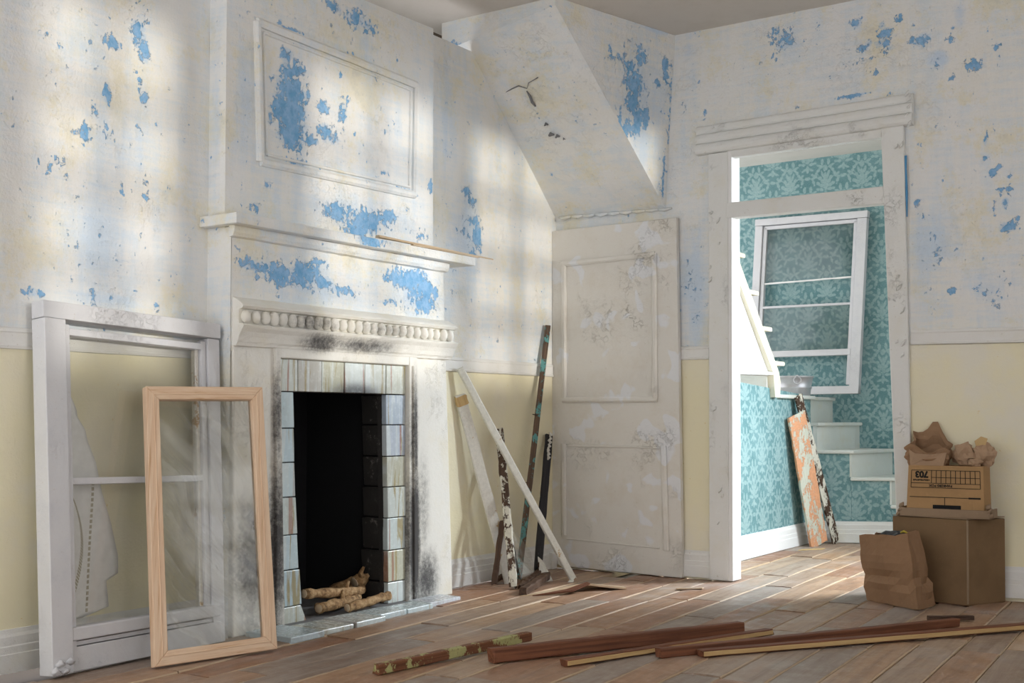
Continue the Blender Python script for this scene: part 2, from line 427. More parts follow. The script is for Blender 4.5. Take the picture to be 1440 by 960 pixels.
def m_glass(name, smear=0.0, dirt=.06, tint=(.93, .94, .92)):
    g = G(name); g.t.nodes.remove(g.b); p = g.pos(); x, y, z = g.sep(p)
    tr = g.node('ShaderNodeBsdfTransparent'); tr.inputs[0].default_value = tuple(math.sqrt(v) for v in tint)+(1,)
    gl = g.node('ShaderNodeBsdfGlossy'); gl.inputs['Roughness'].default_value = .06
    fr = g.node('ShaderNodeFresnel'); fr.inputs['IOR'].default_value = 1.4
    m1 = g.node('ShaderNodeMixShader'); g.t.links.new(fr.outputs[0], m1.inputs[0]); g.t.links.new(tr.outputs[0], m1.inputs[1]); g.t.links.new(gl.outputs[0], m1.inputs[2])
    df = g.node('ShaderNodeBsdfDiffuse'); df.inputs[0].default_value = (.78, .79, .72, 1)
    d = g.noise(p, 6, 5, .65).step(.45, .8)*dirt+dirt*.4
    if smear:
        a = y*.9+z*.55+g.noise(p, 1.8, 2, .5)*.45
        s1 = g.noise(g.comb(a*16, z*.9, 0), 1.0, 4, .6, .3)
        d = d+s1.step(.46, .68)*smear
    m2 = g.node('ShaderNodeMixShader'); g.put(m2.inputs[0], d); g.t.links.new(m1.outputs[0], m2.inputs[1]); g.t.links.new(df.outputs[0], m2.inputs[2])
    g.t.links.new(m2.outputs[0], g.out.inputs[0]); return g.mat
def m_card(name, c=(.36, .215, .105), sc=1.0, rough=.75, bumpy=.2):
    g = G(name); p = g.pos(); n = g.noise(p, 5*sc, 4, .6); f = g.noise(p, 70, 3, .6); q = g.noise(g.scale(p, (40, 40, 3)), 1.0, 3, .5)
    col = g.mix(n.step(.35, .7)*.5, c, tuple(.72*v for v in c)); col = g.mix(f.step(.55, .8)*.3, col, tuple(min(1, 1.3*v) for v in c)); col = g.mix(q.step(.6, .8)*.15, col, (.2, .12, .07))
    return g.done(col, rough, g.bump(n*.6+f*.1, bumpy, .01), spec=.2)
def m_flat(name, c, rough=.7, metal=0, sc=30, var=.15, bumpy=.1):
    g = G(name); p = g.pos(); n = g.noise(p, sc, 4, .6)
    return g.done(g.mix(n, tuple(v*(1-var) for v in c), tuple(min(1, v*(1+var)) for v in c)), rough, g.bump(n, bumpy, .004), metal, .3)
def m_bark(name):
    g = G(name); p = g.pos(); n = g.noise(p, 28, 5, .7); f = g.noise(p, 110, 3, .6)
    col = g.ramp(n, [(.32, (.10, .05, .02)), (.48, (.36, .21, .09)), (.66, (.60, .41, .22))]); col = g.mix(f.step(.6, .75)*.6, col, (.13, .07, .03))
    return g.done(col, .8, g.bump(n+f*.4, .8, .01))
def m_char(name):
    g = G(name); p = g.pos(); n = g.noise(p, 17, 6, .75); f = g.noise(p, 60, 4, .7)
    col = g.mix(n.step(.55, .75), (.03, .027, .025), (.09, .08, .075)); col = g.mix((n*.6+f*.4).step(.58, .64)*.6, col, (.24, .22, .20))
    return g.done(col, .8, g.bump(n+f*.5, .5, .01))
M = {}
M['left'] = m_plaster('plaster_left', 1.135); M['right'] = m_plaster('plaster_right', 1.255); M['plaster'] = m_plaster('plaster_upper')
M['trim'] = m_paint('chalky_white_paint', bumpy=.5); M['casing'] = m_paint('flaking_casing_paint', base=(.79, .795, .775), bumpy=1.0, amt=.35)
M['door'] = m_paint('old_door_paint', base=(.74, .715, .665), tint=(.69, .645, .57), amt=.8, bumpy=1.0, pale=(.77, .785, .815), rough=.5)
M['fire'] = m_paint('sooty_surround_paint', base=(.80, .785, .73), tint=(.76, .70, .54), soot=SOOT, bumpy=.7, rough=.7)
M['ceil'] = m_paint('ceiling_paint', base=(.66, .62, .57), tint=(.58, .54, .48), bumpy=.3)
M['cavity'] = m_flat('bare_board', (.16, .12, .09)); M['sash'] = m_paint('grey_white_sash_paint', base=(.66, .665, .685), tint=(.56, .575, .62), chips=(.42, .33, .22), bumpy=.7, sc=1.6)
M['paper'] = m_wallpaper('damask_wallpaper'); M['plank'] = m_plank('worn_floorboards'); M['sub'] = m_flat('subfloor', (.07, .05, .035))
M['oak'] = m_oak('raw_oak'); M['tile'] = m_tile('opal_glass_tile'); M['hearth'] = m_tile('dusty_hearth_tile', pale=True)
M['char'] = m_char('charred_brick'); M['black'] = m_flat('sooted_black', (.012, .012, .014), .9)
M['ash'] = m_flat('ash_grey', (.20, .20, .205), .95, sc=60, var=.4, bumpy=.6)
M['glass'] = m_glass('dusty_glass', 0, .03, (.985, .985, .97)); M['smear'] = m_glass('smeared_glass', .17, .03, (.985, .985, .96)); M['clear'] = m_glass('hall_glass', 0, .03, (.90, .93, .93))
M['redwood'] = m_wood('dark_red_wood', (.22, .085, .042), (.11, .042, .023)); M['redpaint'] = m_wood('brown_wood_green_paint', (.22, .09, .045), (.12, .05, .025), (.46, .45, .20), .48, paintsc=5)
M['edge'] = m_wood('pale_cut_edge', (.62, .44, .21), (.50, .32, .14)); M['whitestick'] = m_wood('white_painted_stick', (.62, .50, .33), (.52, .38, .22), (.80, .79, .72), .64)
M['board'] = m_wood('worn_white_board', (.55, .42, .26), (.45, .31, .17), (.76, .74, .68), .60, paintsc=11); M['rot'] = m_wood('rotten_dark_wood', (.10, .055, .032), (.05, .028, .02), None, bumpy=1.0)
M['halfrot'] = m_wood('rotten_wood_white_paint', (.11, .06, .035), (.05, .03, .02), (.78, .75, .64), .50, paintsc=16, bumpy=1.0); M['teal'] = m_wood('teal_flaking_wood', (.16, .10, .065), (.08, .055, .04), (.14, .36, .35), .47, paintsc=14, bumpy=1.0)
M['burnt'] = m_wood('burnt_black_stick', (.02, .019, .022), (.035, .033, .036), (.5, .48, .42), .33, paintsc=16, bumpy=.8); M['salmon'] = m_wood('salmon_peeling_paint', (.58, .60, .50), (.66, .66, .56), (.80, .40, .22), .52, paintsc=9, bumpy=.8)
M['bare'] = m_wood('bare_pale_wood', (.66, .52, .36), (.55, .40, .25)); M['bark'] = m_bark('bark')
M['card'] = m_card('cardboard_brown', (.235, .15, .08)); M['card2'] = m_card('cardboard_tan', (.45, .275, .13)); M['lid'] = m_card('cardboard_lid', (.33, .235, .155), bumpy=.6)
M['kraft'] = m_card('kraft_paper', (.33, .20, .115), bumpy=.5); M['kraft2'] = m_card('kraft_paper_light', (.46, .31, .20), bumpy=.5); M['ink'] = m_flat('black_ink', (.02, .018, .016), .8)
M['zinc'] = m_flat('galvanised_metal', (.62, .62, .65), .45, .65, 14, .2); M['lace'] = m_flat('white_lace', (.90, .90, .87), .85); M['stitch'] = m_flat('lace_stitch', (.50, .46, .36), .9)
M['stair'] = m_paint('stair_paint', base=(.74, .775, .74), tint=(.70, .68, .55), chips=(.5, .42, .3), bumpy=.6, rough=.5); M['nail'] = m_flat('rusty_nail', (.10, .06, .04), .6, .6)
M['trash'] = m_flat('dark_scraps', (.05, .052, .055), .6, 0, 40, .8); M['cream'] = m_paint('cream_stringer', base=(.80, .76, .62), tint=(.70, .64, .46), bumpy=.6); M['white'] = m_paint('bright_white_plaster', base=(.86, .86, .85), tint=(.82, .81, .78), bumpy=.2)
M['leafg'] = m_flat('green_scrap', (.16, .33, .05)); M['yellow'] = m_flat('yellow_scrap', (.55, .42, .06))
BLUE_LEFT = [(-3.081,2.394,0.038,0.07,1),(-3.196,2.316,0.039,0.025,1),(-3.052,2.325,0.03,0.051,1),(-3.223,2.117,0.02,0.048,1),(-3.318,1.946,0.021,0.043,1),(-3.282,2.05,0.012,0.027,0.9),(-3.057,2.138,0.021,0.025,1),(-3.078,2.206,0.017,0.056,0.6),(-3.224,2,0.013,0.038,0.7),(-3.535,1.336,0.034,0.02,0.9),(-3.489,1.33,0.017,0.013,0.9),(-3.399,1.223,0.036,0.026,0.7),(-3.261,1.208,0.038,0.014,0.8),(-3.146,1.749,0.01,0.011,1),(-3.038,1.749,0.014,0.017,0.8),(-3.076,2.022,0.01,0.011,1),(-3.322,1.748,0.016,0.016,0.6),(-3.372,1.39,0.015,0.021,0.7),(-3.084,1.381,0.017,0.011,0.8),(-2.981,1.323,0.014,0.011,0.9),(-0.911,2.107,0.046,0.031,0.9),(-0.872,2.067,0.046,0.039,0.7),(-0.859,1.952,0.04,0.023,0.9),(-0.805,1.889,0.053,0.086,0.9),(-0.917,1.894,0.032,0.031,0.6),(-0.325,2.22,0.023,0.02,0.5),(-3.445,2.269,0.075,0.026,0.35),(-3.453,1.81,0.06,0.039,0.35),(-3.065,2.468,0.069,0.056,0.4),(-0.852,1.775,0.04,0.023,0.6)]
WASH_LEFT = [(-3.25,1.576,0.18,0.241,0.8),(-3.354,2.28,0.19,0.186,0.5),(-3.125,1.923,0.207,0.248,0.6),(-3.496,1.776,0.044,0.308,0.5),(-2.95,1.643,0.108,0.34,0.4),(-0.917,1.875,0.165,0.422,0.8),(-1.108,2.34,0.087,0.602,0.5),(-3.215,1.337,0.234,0.054,0.7),(-0.683,1.509,0.211,0.315,0.4)]
BLUE_BREAST = [(-2.378,2.462,0.039,0.037,1.1),(-2.369,2.395,0.061,0.037,1),(-2.299,2.419,0.053,0.032,0.9),(-2.355,2.311,0.097,0.068,1.15),(-2.363,2.216,0.097,0.081,1.2),(-2.349,2.125,0.083,0.069,1.15),(-2.245,2.314,0.027,0.032,0.8),(-2.139,2.286,0.037,0.042,1),(-2.129,2.188,0.052,0.039,1),(-2.087,2.154,0.077,0.032,0.9),(-2.216,2.12,0.046,0.02,0.9),(-2.006,2.292,0.034,0.053,0.8),(-1.982,2.357,0.039,0.02,0.6),(-2.032,2.458,0.015,0.014,1),(-1.932,2.208,0.02,0.014,0.7),(-1.719,2.353,0.021,0.02,0.6),(-1.713,2.262,0.021,0.021,0.8),(-2.072,2.763,0.062,0.03,0.8),(-1.936,2.748,0.08,0.053,0.9),(-1.825,2.738,0.072,0.034,0.75),(-2.414,2.602,0.013,0.015,0.9),(-2.353,2.581,0.07,0.012,0.8),(-2.475,1.877,0.034,0.018,0.8),(-2.608,1.769,0.032,0.018,0.6),(-2.548,1.778,0.016,0.024,0.7),(-2.051,1.828,0.077,0.042,1),(-1.86,1.806,0.123,0.057,1.05),(-1.716,1.839,0.075,0.041,0.8),(-1.919,1.751,0.07,0.033,1.1),(-1.674,1.866,0.054,0.021,0.9),(-1.555,2.002,0.078,0.021,0.85),(-1.357,2.055,0.017,0.033,1),(-1.712,2.063,0.027,0.014,0.9),(-2.318,2.006,0.153,0.016,0.65),(-1.824,2.545,0.211,0.01,0.45),(-2.45,2.351,0.021,0.018,0.7),(-1.442,1.799,0.068,0.021,0.6),(-2.141,2.58,0.191,0.009,0.4)]
WASH_BREAST = [(-2.593,2.221,0.082,0.36,0.6),(-2.297,2.192,0.277,0.189,0.5),(-1.611,2.23,0.167,0.209,0.5),(-2.019,2.02,0.463,0.066,0.5),(-2.018,1.856,0.632,0.098,0.6),(-1.875,2.65,0.261,0.135,0.4),(-1.443,1.906,0.115,0.213,0.5)]
BLUE_FRIEZE = [(-2.584,1.519,0.09,0.027,0.9),(-2.452,1.502,0.102,0.045,0.95),(-2.289,1.513,0.108,0.056,1.05),(-2.176,1.486,0.093,0.038,0.9),(-2.059,1.465,0.096,0.023,0.85),(-2.222,1.576,0.055,0.019,0.7),(-2.397,1.465,0.104,0.018,0.6),(-1.709,1.554,0.063,0.021,1),(-1.575,1.56,0.145,0.049,1.05),(-1.469,1.517,0.08,0.056,1.1),(-1.446,1.449,0.086,0.042,1.05),(-1.547,1.451,0.044,0.034,0.7),(-1.735,1.436,0.085,0.017,0.7),(-1.366,1.52,0.035,0.036,0.8),(-1.332,1.756,0.003,0.002,0)]
WASH_FRIEZE = [(-2.332,1.465,0.418,0.123,0.6),(-1.547,1.504,0.287,0.139,0.7),(-2.622,1.349,0.121,0.058,0.4)]
BLUE_SIDE = [(-0.355,2.808,0.047,0.048,0.8),(-0.261,2.887,0.048,0.056,0.9),(-0.297,2.729,0.071,0.072,1),(-0.315,2.615,0.047,0.056,1.05),(-0.269,2.536,0.03,0.095,1.2),(-0.345,2.483,0.035,0.047,1),(-0.203,2.556,0.03,0.056,1.1),(-0.402,2.512,0.011,0.085,1.1),(-0.074,2.878,0.024,0.048,1),(-0.056,2.817,0.031,0.032,1),(-0.118,2.764,0.025,0.024,0.9),(-0.014,2.655,0.009,0.245,0.75),(-0.035,2.286,0.009,0.162,0.85),(-0.418,2.845,0.069,0.031,0.6),(-0.503,2.881,0.023,0.019,0.8)]
WASH_SIDE = [(-0.164,3.06,0.134,0.036,0.9),(-0.256,2.689,0.274,0.317,0.7),(-0.228,2.416,0.182,0.238,0.6)]
BLUE_RIGHT = [(1.834,2.94,0.033,0.034,0.9),(1.97,2.9,0.018,0.022,1),(1.988,2.86,0.046,0.03,1),(1.976,2.81,0.051,0.029,0.85),(2.005,2.776,0.043,0.022,0.8),(1.873,2.799,0.037,0.022,0.95),(1.903,2.823,0.026,0.015,0.8),(2.06,2.92,0.018,0.019,1),(2.158,2.796,0.056,0.029,1.05),(2.13,2.79,0.035,0.018,0.8),(2.308,2.837,0.014,0.018,1),(2.304,2.781,0.027,0.018,0.75),(2.473,2.814,0.01,0.025,0.7),(2.505,2.72,0.019,0.017,0.9),(2.407,2.642,0.047,0.028,0.8),(2.514,2.673,0.026,0.035,0.5),(2.302,2.588,0.012,0.012,1.2),(1.819,2.558,0.088,0.009,1.3),(2.009,2.54,0.015,0.007,1),(1.435,2.906,0.087,0.077,0.62),(1.395,2.971,0.04,0.038,0.7),(1.876,2.735,0.11,0.018,0.55),(1.912,2.674,0.073,0.019,0.45),(2.449,2.263,0.013,0.028,1),(2.455,2.175,0.013,0.014,1),(2.48,2.091,0.026,0.017,1.1),(2.503,2.123,0.02,0.014,1),(2.552,2.069,0.016,0.014,1),(2.518,2.01,0.023,0.013,1.1),(2.561,2.013,0.013,0.014,1),(2.534,1.943,0.016,0.031,1.1),(2.484,1.917,0.013,0.032,0.8),(2.548,1.824,0.036,0.028,1.2),(2.585,1.862,0.016,0.017,1),(2.516,1.817,0.016,0.025,0.8),(2.289,1.523,0.033,0.018,0.85),(2.39,1.534,0.013,0.01,1),(2.413,1.54,0.01,0.011,1),(2.308,1.722,0.008,0.008,1.1),(2.435,1.667,0.008,0.009,1),(2.456,1.502,0.065,0.028,0.5),(2.112,2.134,0.014,0.011,0.9),(2.131,1.97,0.011,0.011,0.9),(2.173,1.912,0.017,0.014,0.8),(2.207,1.88,0.007,0.007,1.1),(2.147,1.807,0.021,0.018,0.5),(2.535,1.298,0.039,0.014,0.6),(2.148,2.238,0.011,0.072,0.5),(0.983,2.593,0.013,0.036,0.8),(0.945,2.771,0.009,0.012,0.9),(1.412,2.582,0.012,0.008,1)]
WASH_RIGHT = [(0.904,1.635,0.095,0.319,1),(0.949,1.91,0.043,0.159,0.6),(2.244,2.691,0.062,0.05,1),(2.34,2.906,0.04,0.106,0.8),(2.206,1.766,0.136,0.213,0.7),(2.44,1.538,0.162,0.174,0.6),(2.421,2.643,0.066,0.053,0.5),(2.144,2.455,0.104,0.144,0.4),(1.475,2.899,0.156,0.154,0.4),(0.846,3.01,0.088,0.243,0.5),(2.338,1.439,0.199,0.07,0.5)]

# ================================================================== THE SETTING
# ---- left wall (plane x = 0), open above the top edge; the firebox opening is cut out
def fire_hole(h, z): return (h > -2.42) & (h < -1.66) & (z < 1.06)
w = patch('wall_left', (0, -5.4, 0), (0, 0, 0), (0, 0, 2.885), (0, -5.4, 2.885), .016, M['left'], 1, BLUE_LEFT, WASH_LEFT, hole=fire_hole, seed=3, flip=True)
w.data.polygons.foreach_set('use_smooth', [True]*len(w.data.polygons))
tag(w, 'white plaster left wall with flaking blue paint above a cream dado', 'wall', kind='structure')
w = box('wall_cavity', -.34, -.30, -5.4, -.2, 2.6, 3.06, M['cavity'], bevel=0)
tag(w, 'dark bare boards in the gap above the left wall', 'wall', kind='structure')
# ---- right wall (plane y = 0) up to the doorway, then bent slightly back
DX0, DX1, DZ = 1.12, 2.03, 2.37
def door_hole(h, z): return (h > DX0) & (h < DX1) & (z < DZ)
w = patch('wall_right', (0, 0, 0), (2.1, 0, 0), (2.1, 0, 3.09), (0, 0, 3.09), .016, M['right'], 0, BLUE_RIGHT, WASH_RIGHT, hole=door_hole, seed=5)
tag(w, 'white plaster back wall around the doorway with blue paint flecks', 'wall', kind='structure')
w = patch('wall_right_bay', (2.1, 0, 0), (4.9, .64, 0), (4.9, .64, 3.09), (2.1, 0, 3.09), .018, M['right'], 0, BLUE_RIGHT, WASH_RIGHT, seed=6, rough=.005)
tag(w, 'shaded plaster wall right of the doorway behind the cardboard boxes', 'wall', kind='structure')
# ---- ceiling
c = patch('ceiling', (-.6, -5.4, 3.06), (4.9, -5.4, 3.06), (4.9, .7, 3.06), (-.6, .7, 3.06), .12, M['ceil'], 0, seed=9, flip=True)
tag(c, 'plain grey beige ceiling over the room', 'ceiling', kind='structure')
# ---- boxed-in underside of the stairs
so = patch('wall_soffit', (-.17, -.91, 2.90), (.565, -.91, 3.02), (.565, -.91, 3.06), (-.17, -.91, 3.06), .03, M['plaster'], 0, [(-.10, 2.925, .06, .02, 1.1)], [], seed=11)
tag(so, 'sloping plaster underside of the staircase boxed in above the door', 'soffit', kind='structure')
patch('slope', (-.17, 0, 2.095), (.735, 0, 2.075), (.565, -.91, 3.02), (-.17, -.91, 2.90), .025, M['plaster'], 0, [], [], parent=so, seed=12, rough=.006, flip=True)
patch('side', (.565, -.91, 3.02), (.735, 0, 2.075), (.80, 0, 3.06), (.565, -.91, 3.06), .016, M['plaster'], 1, BLUE_SIDE, WASH_SIDE, parent=so, seed=13)
for k, pts in enumerate([[(.04, -.640, 2.693), (.09, -.652, 2.704), (.13, -.66, 2.711), (.177, -.668, 2.717), (.22, -.65, 2.70)], [(.22, -.65, 2.70), (.245, -.672, 2.722), (.27, -.677, 2.727), (.316, -.69, 2.737)],
                         [(.21, -.64, 2.69), (.215, -.61, 2.665), (.212, -.585, 2.64), (.218, -.563, 2.62)]]):
    tube('crack', [Vector(p)+Vector((0, -.001, -.004)) for p in pts], [.0015, .003, .003, .003, .0015][:len(pts)] if k < 2 else [.003, .007, .009, .004], M['ash'], so, 5, .4, k)
for k, (x, y, z, r) in enumerate([(.233, -.476, 2.535, .012), (.235, -.426, 2.488, .017), (.268, -.412, 2.475, .014), (.30, -.395, 2.46, .007)]):
    tube('pit', [(x-r, y+.004, z-.008), (x, y-.004, z), (x+r, y+.004, z-.006)], [r*.3, r*.75, r*.3], M['ash'], so, 7, .3, k)
# ragged plaster lip where the soffit meets the wall above the door
for k in range(9):
    x = .03+k*.083
    tube('plaster_lip', [(x, -.012, 2.092-.002*k), (x+.04, -.018+.006*random.random(), 2.085-.002*k), (x+.085, -.012, 2.09-.002*k)], [.006, .012, .006], M['plaster'], so, 6, .3, k)

# ---- floor: dark sub-floor with a board for every plank in view
fl = box('floor', -.6, 4.95, -5.6, 3.2, -.10, -.035, M['sub'], bevel=0)
tag(fl, 'worn dusty wooden plank floor running through the doorway', 'floor', kind='structure')
variants = []
for k in range(6):
    r = random.Random(k+100); vs = []; fs = []; n = 4
    cs = [(-.495, -.03), (-.495, -.005), (-.465, 0), (-.2, .0012), (.2, .001), (.465, -.0003), (.495, -.005), (.495, -.03)]
    for i in range(n+1):
        yy = -.5+i/n
        for (a, b) in cs:
            vs.append((a*.149+(r.random()-.5)*.0012, yy+((r.random()-.5)*.006 if i in (0, n) else 0), b+(r.random()-.5)*.0018-(.002 if i in (0, n) and b > -.01 else 0)))
    m = len(cs)
    for i in range(n):
        for j in range(m): fs.append((i*m+j, i*m+(j+1) % m, (i+1)*m+(j+1) % m, (i+1)*m+j)[::-1])
    fs.append(tuple(range(m))); fs.append(tuple(reversed([n*m+j for j in range(m)])))
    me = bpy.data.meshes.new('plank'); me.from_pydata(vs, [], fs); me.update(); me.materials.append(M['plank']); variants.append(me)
PD = Vector((-.066, .9978, 0)); PN = Vector((.9978, .066, 0)); ANG = math.atan2(.066, .9978)
pr = random.Random(21)
for k in range(0, 33):
    s = .02+k*.1525
    t = -5.35+pr.random()*.8-.4
    while t < 2.9:
        L = pr.uniform(.58, 1.2); mid = t+L/2; p = PN*s+PD*mid; t += L
        if p.x > 4.9 or p.x < -.05: continue
        if p.y > .05 and (p.x < .55 or p.x > 3.1): continue
        if p.y < -4.6 and k % 1 == 0 and p.x < 1.2: continue
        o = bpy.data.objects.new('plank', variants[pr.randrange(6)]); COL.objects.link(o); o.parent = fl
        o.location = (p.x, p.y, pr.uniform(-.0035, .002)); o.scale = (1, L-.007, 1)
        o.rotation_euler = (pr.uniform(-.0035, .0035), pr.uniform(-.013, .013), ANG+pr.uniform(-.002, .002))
# a board split and lifted near the door, with its sprung sliver
def shard(name, pts, th, mat, parent):
    k = len(pts); vs = [Vector(p) for p in pts]+[Vector(p)-Vector((0, 0, th)) for p in pts]
    return mk(name, vs, [tuple(range(k)), tuple(reversed(range(k, 2*k)))]+[(j, k+j, k+(j+1) % k, (j+1) % k) for j in range(k)], mat, parent)
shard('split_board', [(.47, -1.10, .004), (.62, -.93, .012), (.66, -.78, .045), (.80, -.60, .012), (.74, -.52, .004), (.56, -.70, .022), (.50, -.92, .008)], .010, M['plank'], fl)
shard('split_board', [(.52, -1.06, .006), (.66, -.90, .022), (.70, -.80, .050), (.67, -.78, .052), (.62, -.90, .026)], .007, M['redwood'], fl)
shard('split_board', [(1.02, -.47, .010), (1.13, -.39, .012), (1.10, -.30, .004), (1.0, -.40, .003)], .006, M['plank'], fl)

# ---- mouldings and skirtings
def rail(name, p0, p1, out, z, label):
    a = Vector(out)
    prof = [(.0, -.0), (.012, .002), (.014, .010), (.010, .016), (.009, .056), (.012, .062), (.006, .072), (0, .076)]
    o = prism(name, prof, Vector(p0)+Vector((0, 0, z)), Vector(p1)+Vector((0, 0, z)), (a, Vector((0, 0, 1))), M['trim'], n=24, rough=.002, seed=sum(map(ord, name)))
    return tag(o, label, 'moulding', kind='structure')
rail('trim_1', (0, -5.4, 0), (0, -2.72, 0), (1, 0, 0), 1.128, 'chipped white chair rail on the left wall behind the leaning sash')
rail('trim_2', (0, -1.34, 0), (0, -.0, 0), (1, 0, 0), 1.135, 'chipped white chair rail between fireplace and corner')
rail('trim_3', (.80, 0, 0), (1.0, 0, 0), (0, -1, 0), 1.214, 'short white chair rail between panelled door and door casing')
rail('trim_4', (2.1, 0, 0), (4.9, .64, 0), (.223, -.975, 0), 1.256, 'white chair rail on the wall above the cardboard boxes')
def skirting(name, p0, p1, out, z0, label, h=.15, mat='trim'):
    prof = [(0, 0), (.018, 0), (.018, h*.42), (.015, h*.45), (.015, h*.60), (.012, h*.63), (.012, h*.83), (.007, h*.9), (.004, h), (0, h)]
    o = prism(name, prof, Vector(p0)+Vector((0, 0, z0)), Vector(p1)+Vector((0, 0, z0)), (Vector(out), Vector((0, 0, 1))), M[mat], n=16, rough=.0015, seed=len(name))
    return tag(o, label, 'baseboard', kind='structure')
skirting('baseboard_left', (0, -5.4, 0), (0, -2.72, 0), (1, 0, 0), .002, 'white grooved baseboard on the left wall behind the leaning frames')
skirting('baseboard_corner', (0, -1.27, 0), (0, -.02, 0), (1, 0, 0), .002, 'white grooved baseboard behind the heap of broken sticks', .145)
skirting('baseboard_right', (.80, -.002, 0), (1.01, -.002, 0), (0, -1, 0), .012, 'short rust stained baseboard between door and door casing', .145)
skirting('baseboard_bay', (2.1, 0, 0), (4.9, .64, 0), (.223, -.975, 0), .018, 'white baseboard behind the cardboard boxes')
# dark bracket block in the corner beside the door
box('baseboard_block', .0, .035, -.10, -.045, .0, .10, M['trim'], bevel=.004)
tag(bpy.data.objects['baseboard_block'], 'small white baseboard end block in the corner', 'baseboard', kind='structure')

# ---- the old panelled door standing flat against the wall
dr = thing('door_1', 'tall off-white panelled door with flaking paint under the soffit', 'door', (.42, -.04, 0), kind='structure')
DQ = Quad((.000, -.045, .018), (.842, -.045, .004), (.816, -.045, 2.006), (.000, -.045, 2.0))
DQ.slab('door_leaf', [(.055, .0), (.835, 0), (.835, 2.0), (0, 2.0), (0, .10), (.012, .04), (.03, .012)], -.035, .0, M['door'], dr, .004)
def dbar(u0, v0, u1, v1, w=.032, name='panel_moulding', d=.012, seed=0, t=0):
    a = DQ(u0, v0, d*.5); b = DQ(u1, v1, d*.5)
    return beam(name, a, b, d*1.6, w, M['door'], dr, up=Vector((b-a).normalized()).cross(Vector((0, -1, 0))), n=8, rough=.10, ch=.3, seed=seed)
for i, (a, b, c2, d2) in enumerate([(.075, 1.795, .70, 1.805), (.075, .985, .70, .985), (.088, .985, .088, 1.80), (.688, .985, .695, 1.81)]): dbar(a, b, c2, d2, seed=i)
dbar(.085, .185, .085, .725, .034, seed=8); dbar(.745, .145, .735, .725, .036, seed=9)
dbar(.085, .715, .735, .715, .014, 'panel_bead', .005, 10); dbar(.10, .165, .70, .155, .010, 'paint_ridge', .004, 11)

# ---- doorway: casings, jambs, transom and moulded head
dw = thing('door_2', 'tall white doorway with transom bar and moulded head, opening to the stair hall', 'doorway', (1.55, 0, 0), kind='structure')
hexa('casing', [(1.003, -.028, .006), (1.118, -.028, .006), (1.118, .0, .006), (1.003, 0, .006), (1.012, -.028, 2.35), (1.128, -.028, 2.35), (1.128, 0, 2.35), (1.012, 0, 2.35)], M['casing'], dw, .004)
hexa('casing', [(2.037, -.028, .006), (2.104, -.028, .006), (2.104, .0, .006), (2.037, 0, .006), (1.966, -.028, 2.375), (2.082, -.028, 2.375), (2.082, 0, 2.375), (1.966, 0, 2.375)], M['casing'], dw, .004)
hexa('jamb', [(1.112, -.022, .006), (1.140, -.022, .006), (1.140, .09, .006), (1.112, .09, .006), (1.122, -.022, 2.36), (1.147, -.022, 2.36), (1.147, .09, 2.36), (1.122, .09, 2.36)], M['white'], dw, .003)
hexa('jamb', [(2.03, -.012, .006), (2.055, -.012, .006), (2.055, .15, .006), (2.03, .15, .006), (1.962, -.012, 2.36), (1.98, -.012, 2.36), (1.98, .15, 2.36), (1.962, .15, 2.36)], M['casing'], dw, .003)
hexa('transom_bar', [(1.116, -.030, 1.985), (1.985, -.030, 1.980), (1.985, .05, 1.980), (1.116, .05, 1.985), (1.116, -.030, 2.068), (1.975, -.030, 2.066), (1.975, .05, 2.066), (1.116, .05, 2.068)], M['casing'], dw, .004)
hexa('head_jamb', [(1.116, -.020, 2.318), (1.975, -.020, 2.318), (1.975, .03, 2.318), (1.116, .03, 2.318), (1.116, -.020, 2.368), (1.975, -.020, 2.372), (1.975, .03, 2.372), (1.116, .03, 2.368)], M['casing'], dw, .003)
hp = [(0, 0)]
for (c0, c1, d) in ((.0, .058, .052), (.058, .112, .044), (.112, .160, .034)):
    for i in range(7): a = math.pi*i/6; hp.append((d*.62+d*.38*math.sin(a), c0+(c1-c0)*(1-math.cos(a))/2))
hp.append((0, .16))
prism('head_moulding', hp, (.94, 0, 2.352), (2.128, 0, 2.362), ((0, -1, 0), (0, 0, 1)), M['casing'], dw, n=30, rough=.0016, smooth=False, seed=4)
r_ = random.Random(5)
for k in range(26):   # lumps of flaking paint on the head and casings
    if k < 8: q = (2.11+r_.uniform(-.01, .015), -.035-r_.random()*.015, 2.36+r_.random()*.16)
    elif k < 17: q = (2.08+r_.uniform(-.05, .01)-.0, -.030, 1.2+r_.random()*1.1)
    else: q = (1.02+r_.uniform(0, .07), -.030, .3+r_.random()*1.8)
    s_ = r_.uniform(.006, .013)
    tube('paint_flake', [(q[0]-s_, q[1], q[2]-s_), (q[0], q[1]-s_*.4, q[2]), (q[0]+s_*.6, q[1], q[2]+s_*1.5)], [s_*.3, s_*.7, s_*.25], M['casing'], dw, 6, .4, k)
tube('paint_scrap', [(2.0925, -.022, 1.90), (2.0925, -.022, 2.02), (2.09, -.022, 2.14), (2.088, -.020, 2.21)], [.003, .005, .004, .006], m_flat('blue_paint', (.10, .31, .56)), dw, 6, .4, 3)

